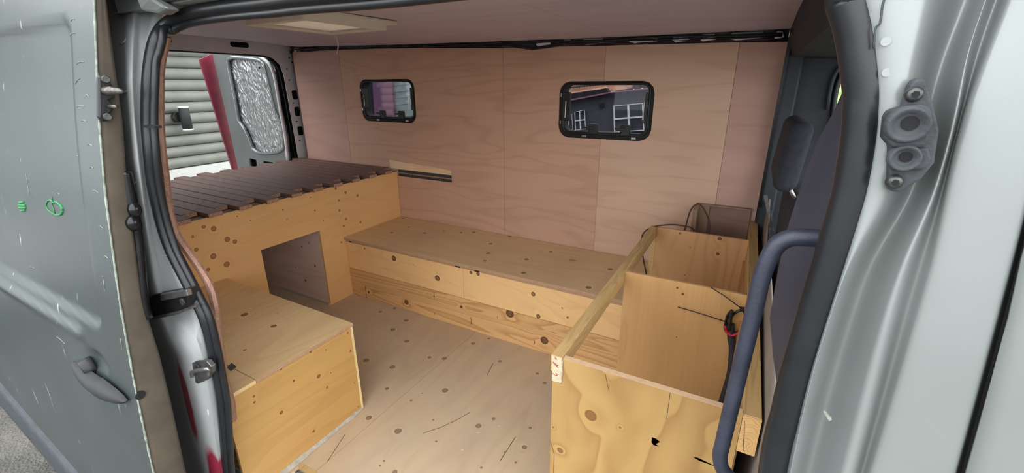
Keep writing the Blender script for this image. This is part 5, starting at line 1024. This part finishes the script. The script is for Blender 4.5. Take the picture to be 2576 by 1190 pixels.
# ------------------------------------------------------------------ house and sheds seen through those windows
nh = empty('neighbour_house', (-0.6, 6.0, -0.62), 'charcoal house with white windows and tiled roof beyond the van', 'house')
M['bushleaf'] = plain('dark_bush_leaf', (84, 70, 72), 0.9, 0, 0.3, 20)
M['shedgrey'] = plain('grey_shed_board', (124, 138, 132), 0.8, 0, 0.1, 10)
M['shedpurple'] = plain('dull_purple_board', (112, 74, 104), 0.8)
obj('wall', slab(new(), [(-3.9780, 11.0000, 0.597), (-2.1400, 11.0000, 0.916), (-1.2750, 11.0000, 1.0840), (-0.266, 11.0000, 1.1860), (0.894, 11.0000, 1.2790), (4.6820, 11.0000, 1.6020), (4.9050, 11.0000, -0.62), (-6.9190, 11.0000, -0.62), (-6.9290, 11.0000, 0.106)], (0, 0.3, 0)), M['housedark'], nh)
obj('fascia', slab(new(), [(-3.8450, 10.7500, 0.645), (-2.0480, 10.7500, 0.945), (-1.2010, 10.7500, 1.1030), (-0.215, 10.7500, 1.2080), (0.92, 10.7500, 1.2970), (4.6240, 10.7500, 1.6100), (4.6290, 10.7500, 1.5890), (0.923, 10.7500, 1.2710), (-0.212, 10.7500, 1.1800), (-1.1990, 10.7500, 1.0690), (-2.0460, 10.7500, 0.91), (-3.8450, 10.7500, 0.601)], (0, 0.2, 0)), M['housepink'], nh)
obj('eave_soffit', slab(new(), [(-3.8610, 10.7800, 0.764), (-2.0650, 10.7800, 1.0850), (-1.2890, 10.7800, 1.1940), (-1.2100, 10.7800, 1.1030), (-2.0590, 10.7800, 0.944), (-3.8610, 10.7800, 0.643)], (0, 0.2, 0)), M['darkvoid'], nh)
obj('roof_slab', slab(new(), [(-4.0320, 11.1000, 1.0490), (-2.3200, 11.1000, 1.2840), (-1.6560, 11.1000, 1.3600), (-1.4360, 11.1000, 1.2900), (-1.3520, 11.1000, 1.1510), (-2.1840, 11.1000, 1.0470), (-4.0320, 11.1000, 0.748)], (0, 0.3, 0)), M['terracotta'], nh)
obj('roof_ridge', slab(new(), [(-1.8410, 11.3000, 1.5140), (-0.677, 11.3000, 1.4980), (-0.804, 11.3000, 1.1880), (-1.3660, 11.3000, 1.0980), (-1.4480, 11.3000, 1.1880), (-1.5200, 11.3000, 1.2890)], (0, 0.2, 0)), M['terracotta'], nh)
b = new(); tube(b, [(-2.7130, 10.9500, 0.962), (-2.6970, 10.9500, 1.0300)], [0.045, 0.036], 8); obj('roof_tile', b, M['terracotta'], nh, True)
b = new(); tube(b, [(-2.6540, 10.9500, 0.971), (-2.6380, 10.9500, 1.0390)], [0.045, 0.036], 8); obj('roof_tile', b, M['terracotta'], nh, True)
b = new(); tube(b, [(-2.5950, 10.9500, 0.979), (-2.5800, 10.9500, 1.0470)], [0.045, 0.036], 8); obj('roof_tile', b, M['terracotta'], nh, True)
b = new(); tube(b, [(-2.5370, 10.9500, 0.988), (-2.5220, 10.9500, 1.0550)], [0.045, 0.036], 8); obj('roof_tile', b, M['terracotta'], nh, True)
b = new(); tube(b, [(-2.4800, 10.9500, 0.996), (-2.4650, 10.9500, 1.0640)], [0.045, 0.036], 8); obj('roof_tile', b, M['terracotta'], nh, True)
b = new(); tube(b, [(-2.4220, 10.9500, 1.0050), (-2.4070, 10.9500, 1.0720)], [0.045, 0.036], 8); obj('roof_tile', b, M['terracotta'], nh, True)
b = new(); tube(b, [(-2.3650, 10.9500, 1.0130), (-2.3500, 10.9500, 1.0800)], [0.045, 0.036], 8); obj('roof_tile', b, M['terracotta'], nh, True)
b = new(); tube(b, [(-2.3080, 10.9500, 1.0210), (-2.2930, 10.9500, 1.0880)], [0.045, 0.036], 8); obj('roof_tile', b, M['terracotta'], nh, True)
b = new(); tube(b, [(-2.2510, 10.9500, 1.0300), (-2.2370, 10.9500, 1.0960)], [0.045, 0.036], 8); obj('roof_tile', b, M['terracotta'], nh, True)
b = new(); tube(b, [(-2.1950, 10.9500, 1.0380), (-2.1810, 10.9500, 1.1040)], [0.045, 0.036], 8); obj('roof_tile', b, M['terracotta'], nh, True)
b = new(); tube(b, [(-2.1390, 10.9500, 1.0460), (-2.1250, 10.9500, 1.1120)], [0.045, 0.036], 8); obj('roof_tile', b, M['terracotta'], nh, True)
b = new(); tube(b, [(-2.0830, 10.9500, 1.0540), (-2.0690, 10.9500, 1.1200)], [0.045, 0.036], 8); obj('roof_tile', b, M['terracotta'], nh, True)
b = new(); tube(b, [(-2.0270, 10.9500, 1.0630), (-2.0140, 10.9500, 1.1280)], [0.045, 0.036], 8); obj('roof_tile', b, M['terracotta'], nh, True)
b = new(); tube(b, [(-1.9720, 10.9500, 1.0710), (-1.9590, 10.9500, 1.1360)], [0.045, 0.036], 8); obj('roof_tile', b, M['terracotta'], nh, True)
b = new(); tube(b, [(-1.9170, 10.9500, 1.0790), (-1.9040, 10.9500, 1.1440)], [0.045, 0.036], 8); obj('roof_tile', b, M['terracotta'], nh, True)
b = new(); tube(b, [(-1.8620, 10.9500, 1.0870), (-1.8490, 10.9500, 1.1520)], [0.045, 0.036], 8); obj('roof_tile', b, M['terracotta'], nh, True)
b = new(); tube(b, [(-1.8080, 10.9500, 1.0950), (-1.7950, 10.9500, 1.1600)], [0.045, 0.036], 8); obj('roof_tile', b, M['terracotta'], nh, True)
b = new(); tube(b, [(-1.7530, 10.9500, 1.1030), (-1.7410, 10.9500, 1.1670)], [0.045, 0.036], 8); obj('roof_tile', b, M['terracotta'], nh, True)
b = new(); tube(b, [(-1.6990, 10.9500, 1.1100), (-1.6870, 10.9500, 1.1750)], [0.045, 0.036], 8); obj('roof_tile', b, M['terracotta'], nh, True)
b = new(); tube(b, [(-1.6460, 10.9500, 1.1180), (-1.6330, 10.9500, 1.1830)], [0.045, 0.036], 8); obj('roof_tile', b, M['terracotta'], nh, True)
b = new(); tube(b, [(-1.5920, 10.9500, 1.1260), (-1.5800, 10.9500, 1.1910)], [0.045, 0.036], 8); obj('roof_tile', b, M['terracotta'], nh, True)
b = new(); tube(b, [(-1.5390, 10.9500, 1.1340), (-1.5270, 10.9500, 1.1980)], [0.045, 0.036], 8); obj('roof_tile', b, M['terracotta'], nh, True)
b = new(); tube(b, [(-1.4860, 10.9500, 1.1420), (-1.4740, 10.9500, 1.2060)], [0.045, 0.036], 8); obj('roof_tile', b, M['terracotta'], nh, True)
b = new(); tube(b, [(-1.4330, 10.9500, 1.1490), (-1.4220, 10.9500, 1.2130)], [0.045, 0.036], 8); obj('roof_tile', b, M['terracotta'], nh, True)
b = new(); tube(b, [(-1.3810, 10.9500, 1.1570), (-1.3690, 10.9500, 1.2210)], [0.045, 0.036], 8); obj('roof_tile', b, M['terracotta'], nh, True)
b = new(); tube(b, [(-1.3290, 10.9500, 1.1650), (-1.3170, 10.9500, 1.2280)], [0.045, 0.036], 8); obj('roof_tile', b, M['terracotta'], nh, True)
b = new(); tube(b, [(-2.4420, 10.9800, 1.1960), (-2.4150, 10.9800, 1.2120)], [0.03, 0.03], 6); obj('ridge_tile', b, M['grime'], nh, True)
b = new(); tube(b, [(-2.3840, 10.9800, 1.2020), (-2.3570, 10.9800, 1.2170)], [0.03, 0.03], 6); obj('ridge_tile', b, M['grime'], nh, True)
b = new(); tube(b, [(-2.3270, 10.9800, 1.2080), (-2.3010, 10.9800, 1.2230)], [0.03, 0.03], 6); obj('ridge_tile', b, M['grime'], nh, True)
b = new(); tube(b, [(-2.2710, 10.9800, 1.2130), (-2.2440, 10.9800, 1.2280)], [0.03, 0.03], 6); obj('ridge_tile', b, M['grime'], nh, True)
b = new(); tube(b, [(-2.2140, 10.9800, 1.2190), (-2.1880, 10.9800, 1.2340)], [0.03, 0.03], 6); obj('ridge_tile', b, M['grime'], nh, True)
b = new(); tube(b, [(-2.1580, 10.9800, 1.2240), (-2.1320, 10.9800, 1.2390)], [0.03, 0.03], 6); obj('ridge_tile', b, M['grime'], nh, True)
b = new(); tube(b, [(-2.1020, 10.9800, 1.2290), (-2.0760, 10.9800, 1.2450)], [0.03, 0.03], 6); obj('ridge_tile', b, M['grime'], nh, True)
b = new(); tube(b, [(-2.0470, 10.9800, 1.2350), (-2.0210, 10.9800, 1.2500)], [0.03, 0.03], 6); obj('ridge_tile', b, M['grime'], nh, True)
b = new(); tube(b, [(-1.9910, 10.9800, 1.2400), (-1.9660, 10.9800, 1.2550)], [0.03, 0.03], 6); obj('ridge_tile', b, M['grime'], nh, True)
b = new(); tube(b, [(-1.9360, 10.9800, 1.2460), (-1.9110, 10.9800, 1.2610)], [0.03, 0.03], 6); obj('ridge_tile', b, M['grime'], nh, True)
b = new(); tube(b, [(-1.8810, 10.9800, 1.2510), (-1.8560, 10.9800, 1.2660)], [0.03, 0.03], 6); obj('ridge_tile', b, M['grime'], nh, True)
b = new(); tube(b, [(-1.8270, 10.9800, 1.2560), (-1.8010, 10.9800, 1.2710)], [0.03, 0.03], 6); obj('ridge_tile', b, M['grime'], nh, True)
b = new(); tube(b, [(-1.7730, 10.9800, 1.2620), (-1.7470, 10.9800, 1.2760)], [0.03, 0.03], 6); obj('ridge_tile', b, M['grime'], nh, True)
b = new(); tube(b, [(-1.7190, 10.9800, 1.2670), (-1.6930, 10.9800, 1.2820)], [0.03, 0.03], 6); obj('ridge_tile', b, M['grime'], nh, True)
b = new(); tube(b, [(-1.6650, 10.9800, 1.2720), (-1.6400, 10.9800, 1.2870)], [0.03, 0.03], 6); obj('ridge_tile', b, M['grime'], nh, True)
b = new(); tube(b, [(-1.6110, 10.9800, 1.2770), (-1.5860, 10.9800, 1.2920)], [0.03, 0.03], 6); obj('ridge_tile', b, M['grime'], nh, True)
b = new(); tube(b, [(-1.5580, 10.9800, 1.2820), (-1.5330, 10.9800, 1.2970)], [0.03, 0.03], 6); obj('ridge_tile', b, M['grime'], nh, True)
b = new(); tube(b, [(-1.5050, 10.9800, 1.2880), (-1.4800, 10.9800, 1.3020)], [0.03, 0.03], 6); obj('ridge_tile', b, M['grime'], nh, True)
hw = empty('white_window', (-0.691, 10.9400, 0.466)); hw.parent = nh; hw.location = hw.location-nh.location
obj('window_pane', slab(new(), [(-1.1160, 10.9500, 0.761), (-0.367, 10.9500, 0.842), (-0.271, 10.9500, 0.165), (-1.0460, 10.9500, 0.08)], (0, 0.04, 0)), M['housepane'], hw)
obj('glazing_bar', slab(new(), [(-1.1020, 10.9000, 0.764), (-1.0770, 10.9000, 0.766), (-1.0050, 10.9000, 0.088), (-1.0320, 10.9000, 0.085)], (0, 0.05, 0)), M['housewhite'], hw)
obj('glazing_bar', slab(new(), [(-0.747, 10.9000, 0.802), (-0.698, 10.9000, 0.807), (-0.614, 10.9000, 0.131), (-0.665, 10.9000, 0.126)], (0, 0.05, 0)), M['housewhite'], hw)
obj('glazing_bar', slab(new(), [(-0.38, 10.9000, 0.842), (-0.356, 10.9000, 0.844), (-0.26, 10.9000, 0.17), (-0.285, 10.9000, 0.168)], (0, 0.05, 0)), M['housewhite'], hw)
obj('glazing_bar', slab(new(), [(-1.0990, 10.8900, 0.764), (-0.354, 10.8900, 0.844), (-0.351, 10.8900, 0.826), (-1.0970, 10.8900, 0.746)], (0, 0.05, 0)), M['housewhite'], hw)
obj('glazing_bar', slab(new(), [(-1.0660, 10.8900, 0.447), (-0.309, 10.8900, 0.529), (-0.304, 10.8900, 0.492), (-1.0620, 10.8900, 0.409)], (0, 0.05, 0)), M['housewhite'], hw)
obj('glazing_bar', slab(new(), [(-1.0310, 10.8900, 0.105), (-0.261, 10.8900, 0.19), (-0.258, 10.8900, 0.171), (-1.0290, 10.8900, 0.086)], (0, 0.05, 0)), M['housewhite'], hw)
hw = empty('white_window', (-2.0050, 10.9400, 0.363)); hw.parent = nh; hw.location = hw.location-nh.location
obj('window_pane', slab(new(), [(-2.1770, 10.9500, 0.575), (-1.8950, 10.9500, 0.644), (-1.8340, 10.9500, 0.129), (-2.1320, 10.9500, 0.095)], (0, 0.04, 0)), M['housepane'], hw)
obj('glazing_bar', slab(new(), [(-2.1580, 10.9000, 0.578), (-2.1490, 10.9000, 0.58), (-2.1030, 10.9000, 0.102), (-2.1130, 10.9000, 0.1)], (0, 0.05, 0)), M['housewhite'], hw)
obj('glazing_bar', slab(new(), [(-2.0260, 10.9000, 0.61), (-2.0070, 10.9000, 0.615), (-1.9540, 10.9000, 0.119), (-1.9740, 10.9000, 0.116)], (0, 0.05, 0)), M['housewhite'], hw)
obj('glazing_bar', slab(new(), [(-1.8860, 10.9000, 0.645), (-1.8770, 10.9000, 0.647), (-1.8160, 10.9000, 0.135), (-1.8260, 10.9000, 0.133)], (0, 0.05, 0)), M['housewhite'], hw)
obj('glazing_bar', slab(new(), [(-2.1540, 10.8900, 0.579), (-1.8740, 10.8900, 0.648), (-1.8720, 10.8900, 0.634), (-2.1530, 10.8900, 0.566)], (0, 0.05, 0)), M['housewhite'], hw)
obj('glazing_bar', slab(new(), [(-2.1330, 10.8900, 0.355), (-1.8450, 10.8900, 0.407), (-1.8420, 10.8900, 0.379), (-2.1310, 10.8900, 0.328)], (0, 0.05, 0)), M['housewhite'], hw)
obj('glazing_bar', slab(new(), [(-2.1110, 10.8900, 0.115), (-1.8140, 10.8900, 0.15), (-1.8130, 10.8900, 0.136), (-2.1090, 10.8900, 0.102)], (0, 0.05, 0)), M['housewhite'], hw)
hw = empty('white_window', (-2.2840, 10.9400, 0.306)); hw.parent = nh; hw.location = hw.location-nh.location
obj('window_pane', slab(new(), [(-2.3600, 10.9500, 0.496), (-2.2560, 10.9500, 0.52), (-2.2030, 10.9500, 0.114), (-2.3320, 10.9500, 0.086)], (0, 0.04, 0)), M['housepane'], hw)
obj('glazing_bar', slab(new(), [(-2.3400, 10.9000, 0.499), (-2.3370, 10.9000, 0.5), (-2.3080, 10.9000, 0.093), (-2.3120, 10.9000, 0.092)], (0, 0.05, 0)), M['housewhite'], hw)
obj('glazing_bar', slab(new(), [(-2.2400, 10.9000, 0.522), (-2.2370, 10.9000, 0.523), (-2.1840, 10.9000, 0.119), (-2.1880, 10.9000, 0.118)], (0, 0.05, 0)), M['housewhite'], hw)
obj('glazing_bar', slab(new(), [(-2.3360, 10.8900, 0.5), (-2.2330, 10.8900, 0.524), (-2.2310, 10.8900, 0.513), (-2.3360, 10.8900, 0.489)], (0, 0.05, 0)), M['housewhite'], hw)
obj('glazing_bar', slab(new(), [(-2.3090, 10.8900, 0.104), (-2.1820, 10.8900, 0.131), (-2.1800, 10.8900, 0.12), (-2.3080, 10.8900, 0.093)], (0, 0.05, 0)), M['housewhite'], hw)
obj('air_vent', slab(new(), [(-1.5030, 10.9400, 0.82), (-1.3740, 10.9400, 0.832), (-1.3590, 10.9400, 0.711), (-1.4840, 10.9400, 0.7)], (0, 0.05, 0)), M['handle'], nh)
obj('air_vent_grille', slab(new(), [(-1.4710, 10.9250, 0.801), (-1.3910, 10.9250, 0.808), (-1.3800, 10.9250, 0.731), (-1.4570, 10.9250, 0.724)], (0, 0.02, 0)), M['darkvoid'], nh)
bu = empty('garden_bush', (-0.936, 12.5000, 1.1740), 'dark bush on the skyline beyond the neighbouring roof', 'bush')
b = new(); bmesh.ops.create_icosphere(b, subdivisions=2, radius=0.070); [setattr(q, 'co', q.co*(1+0.25*R_.uniform(-1, 1))) for q in b.verts]; bmesh.ops.translate(b, verts=b.verts, vec=(-1.5660, 12.5000, 1.1740)); obj('foliage_clump', b, M['bushleaf'], bu)
b = new(); bmesh.ops.create_icosphere(b, subdivisions=2, radius=0.100); [setattr(q, 'co', q.co*(1+0.25*R_.uniform(-1, 1))) for q in b.verts]; bmesh.ops.translate(b, verts=b.verts, vec=(-1.4790, 12.5000, 1.1850)); obj('foliage_clump', b, M['bushleaf'], bu)
b = new(); bmesh.ops.create_icosphere(b, subdivisions=2, radius=0.130); [setattr(q, 'co', q.co*(1+0.25*R_.uniform(-1, 1))) for q in b.verts]; bmesh.ops.translate(b, verts=b.verts, vec=(-1.3930, 12.5000, 1.1960)); obj('foliage_clump', b, M['bushleaf'], bu)
b = new(); bmesh.ops.create_icosphere(b, subdivisions=2, radius=0.070); [setattr(q, 'co', q.co*(1+0.25*R_.uniform(-1, 1))) for q in b.verts]; bmesh.ops.translate(b, verts=b.verts, vec=(-1.3070, 12.5000, 1.2070)); obj('foliage_clump', b, M['bushleaf'], bu)
b = new(); bmesh.ops.create_icosphere(b, subdivisions=2, radius=0.100); [setattr(q, 'co', q.co*(1+0.25*R_.uniform(-1, 1))) for q in b.verts]; bmesh.ops.translate(b, verts=b.verts, vec=(-1.2220, 12.5000, 1.2180)); obj('foliage_clump', b, M['bushleaf'], bu)
b = new(); bmesh.ops.create_icosphere(b, subdivisions=2, radius=0.130); [setattr(q, 'co', q.co*(1+0.25*R_.uniform(-1, 1))) for q in b.verts]; bmesh.ops.translate(b, verts=b.verts, vec=(-1.1380, 12.5000, 1.2280)); obj('foliage_clump', b, M['bushleaf'], bu)
b = new(); bmesh.ops.create_icosphere(b, subdivisions=2, radius=0.070); [setattr(q, 'co', q.co*(1+0.25*R_.uniform(-1, 1))) for q in b.verts]; bmesh.ops.translate(b, verts=b.verts, vec=(-1.0540, 12.5000, 1.2390)); obj('foliage_clump', b, M['bushleaf'], bu)
b = new(); bmesh.ops.create_icosphere(b, subdivisions=2, radius=0.100); [setattr(q, 'co', q.co*(1+0.25*R_.uniform(-1, 1))) for q in b.verts]; bmesh.ops.translate(b, verts=b.verts, vec=(-0.97, 12.5000, 1.2490)); obj('foliage_clump', b, M['bushleaf'], bu)
b = new(); bmesh.ops.create_icosphere(b, subdivisions=2, radius=0.130); [setattr(q, 'co', q.co*(1+0.25*R_.uniform(-1, 1))) for q in b.verts]; bmesh.ops.translate(b, verts=b.verts, vec=(-0.888, 12.5000, 1.2600)); obj('foliage_clump', b, M['bushleaf'], bu)
b = new(); bmesh.ops.create_icosphere(b, subdivisions=2, radius=0.070); [setattr(q, 'co', q.co*(1+0.25*R_.uniform(-1, 1))) for q in b.verts]; bmesh.ops.translate(b, verts=b.verts, vec=(-0.806, 12.5000, 1.2700)); obj('foliage_clump', b, M['bushleaf'], bu)
b = new(); bmesh.ops.create_icosphere(b, subdivisions=2, radius=0.100); [setattr(q, 'co', q.co*(1+0.25*R_.uniform(-1, 1))) for q in b.verts]; bmesh.ops.translate(b, verts=b.verts, vec=(-0.724, 12.5000, 1.2800)); obj('foliage_clump', b, M['bushleaf'], bu)
b = new(); bmesh.ops.create_icosphere(b, subdivisions=2, radius=0.130); [setattr(q, 'co', q.co*(1+0.25*R_.uniform(-1, 1))) for q in b.verts]; bmesh.ops.translate(b, verts=b.verts, vec=(-0.643, 12.5000, 1.2900)); obj('foliage_clump', b, M['bushleaf'], bu)
b = new(); bmesh.ops.create_icosphere(b, subdivisions=2, radius=0.070); [setattr(q, 'co', q.co*(1+0.25*R_.uniform(-1, 1))) for q in b.verts]; bmesh.ops.translate(b, verts=b.verts, vec=(-0.562, 12.5000, 1.3000)); obj('foliage_clump', b, M['bushleaf'], bu)
b = new(); bmesh.ops.create_icosphere(b, subdivisions=2, radius=0.100); [setattr(q, 'co', q.co*(1+0.25*R_.uniform(-1, 1))) for q in b.verts]; bmesh.ops.translate(b, verts=b.verts, vec=(-0.482, 12.5000, 1.3100)); obj('foliage_clump', b, M['bushleaf'], bu)
b = new(); bmesh.ops.create_icosphere(b, subdivisions=2, radius=0.130); [setattr(q, 'co', q.co*(1+0.25*R_.uniform(-1, 1))) for q in b.verts]; bmesh.ops.translate(b, verts=b.verts, vec=(-0.403, 12.5000, 1.3200)); obj('foliage_clump', b, M['bushleaf'], bu)
b = new(); bmesh.ops.create_icosphere(b, subdivisions=2, radius=0.070); [setattr(q, 'co', q.co*(1+0.25*R_.uniform(-1, 1))) for q in b.verts]; bmesh.ops.translate(b, verts=b.verts, vec=(-0.324, 12.5000, 1.3300)); obj('foliage_clump', b, M['bushleaf'], bu)
for q in (-0.9, 0.0, 0.9): obj('stem', bx((bu.location.x+q-0.04, 12.46, -0.62), (bu.location.x+q+0.04, 12.54, bu.location.z+0.05)), M['bushleaf'], bu)
gs = empty('garden_shed', (-3.9370, 6.0000, 0.974), 'grey boarded shed with a pink corner board beyond the bed window', 'shed')
obj('shed_board', slab(new(), [(-4.0850, 6.0100, 1.8400), (-1.3980, 6.0100, 1.9820), (-1.3910, 6.0100, 1.8930), (-4.0880, 6.0100, 1.7350)], (0, 0.03, 0)), M['shedgrey'], gs)
obj('shed_board', slab(new(), [(-4.0890, 6.0000, 1.7280), (-1.3930, 6.0000, 1.8870), (-1.3860, 6.0000, 1.7980), (-4.0930, 6.0000, 1.6210)], (0, 0.03, 0)), M['shedgrey'], gs)
obj('shed_board', slab(new(), [(-4.1130, 6.0100, 1.6150), (-1.3980, 6.0100, 1.7940), (-1.3910, 6.0100, 1.7040), (-4.1170, 6.0100, 1.5070)], (0, 0.03, 0)), M['shedgrey'], gs)
obj('shed_board', slab(new(), [(-4.1180, 6.0000, 1.5010), (-1.3930, 6.0000, 1.6980), (-1.3860, 6.0000, 1.6070), (-4.1220, 6.0000, 1.3920)], (0, 0.03, 0)), M['shedgrey'], gs)
obj('shed_board', slab(new(), [(-4.1420, 6.0100, 1.3850), (-1.3990, 6.0100, 1.6030), (-1.3920, 6.0100, 1.5110), (-4.1460, 6.0100, 1.2750)], (0, 0.03, 0)), M['shedgrey'], gs)
obj('shed_board', slab(new(), [(-4.1480, 6.0000, 1.2690), (-1.3940, 6.0000, 1.5050), (-1.3870, 6.0000, 1.4130), (-4.1510, 6.0000, 1.1580)], (0, 0.03, 0)), M['shedgrey'], gs)
obj('shed_board', slab(new(), [(-4.1720, 6.0100, 1.1510), (-1.3990, 6.0100, 1.4080), (-1.3920, 6.0100, 1.3150), (-4.1760, 6.0100, 1.0380)], (0, 0.03, 0)), M['shedgrey'], gs)
obj('shed_board', slab(new(), [(-4.1780, 6.0000, 1.0320), (-1.3940, 6.0000, 1.3090), (-1.3870, 6.0000, 1.2150), (-4.1820, 6.0000, 0.919)], (0, 0.03, 0)), M['shedgrey'], gs)
obj('shed_board', slab(new(), [(-4.2030, 6.0100, 0.911), (-1.4000, 6.0100, 1.2090), (-1.3930, 6.0100, 1.1150), (-4.2070, 6.0100, 0.796)], (0, 0.03, 0)), M['shedgrey'], gs)
obj('shed_board', slab(new(), [(-4.2080, 6.0000, 0.79), (-1.3950, 6.0000, 1.1090), (-1.3880, 6.0000, 1.0140), (-4.2120, 6.0000, 0.675)], (0, 0.03, 0)), M['shedgrey'], gs)
obj('shed_board', slab(new(), [(-4.2340, 6.0100, 0.666), (-1.4010, 6.0100, 1.0080), (-1.3930, 6.0100, 0.911), (-4.2380, 6.0100, 0.549)], (0, 0.03, 0)), M['shedgrey'], gs)
obj('shed_board', slab(new(), [(-4.2400, 6.0000, 0.543), (-1.3950, 6.0000, 0.906), (-1.3880, 6.0000, 0.809), (-4.2440, 6.0000, 0.425)], (0, 0.03, 0)), M['shedgrey'], gs)
obj('shed_board', slab(new(), [(-4.2650, 6.0100, 0.416), (-1.4010, 6.0100, 0.802), (-1.3940, 6.0100, 0.704), (-4.2700, 6.0100, 0.297)], (0, 0.03, 0)), M['shedgrey'], gs)
obj('shed_board', slab(new(), [(-4.2720, 6.0000, 0.29), (-1.3960, 6.0000, 0.699), (-1.3890, 6.0000, 0.6), (-4.2760, 6.0000, 0.17)], (0, 0.03, 0)), M['shedgrey'], gs)
obj('shed_board', slab(new(), [(-4.2980, 6.0100, 0.16), (-1.4020, 6.0100, 0.593), (-1.3940, 6.0100, 0.493), (-4.3020, 6.0100, 0.038)], (0, 0.03, 0)), M['shedgrey'], gs)
obj('shed_board', slab(new(), [(-4.3050, 6.0000, 0.032), (-1.3970, 6.0000, 0.488), (-1.3890, 6.0000, 0.388), (-4.3090, 6.0000, -0.091)], (0, 0.03, 0)), M['shedgrey'], gs)
obj('shed_board', slab(new(), [(-4.3310, 6.0100, -0.102), (-1.4020, 6.0100, 0.38), (-1.3950, 6.0100, 0.278), (-4.3360, 6.0100, -0.226)], (0, 0.03, 0)), M['shedgrey'], gs)
obj('shed_board', slab(new(), [(-4.3380, 6.0000, -0.232), (-1.3970, 6.0000, 0.273), (-1.3900, 6.0000, 0.171), (-4.3430, 6.0000, -0.358)], (0, 0.03, 0)), M['shedgrey'], gs)
obj('corner_board', slab(new(), [(-4.2020, 5.9500, 2.1160), (-3.9740, 5.9500, 2.1050), (-4.0350, 5.9500, -0.267), (-4.3420, 5.9500, -0.293)], (0, 0.05, 0)), M['housepink'], gs)
obj('side_board', slab(new(), [(-4.4770, 5.9700, 2.1310), (-4.2110, 5.9700, 2.1180), (-4.3510, 5.9700, -0.297), (-4.6110, 5.9700, -0.319)], (0, 0.05, 0)), M['shedpurple'], gs)
obj('backing', slab(new(), [(-7.3880, 6.0600, 2.1160), (-1.4100, 6.0600, 2.1640), (-1.4150, 6.0600, -0.065), (-8.1550, 6.0600, -0.631)], (0, 0.05, 0)), M['darkvoid'], gs)
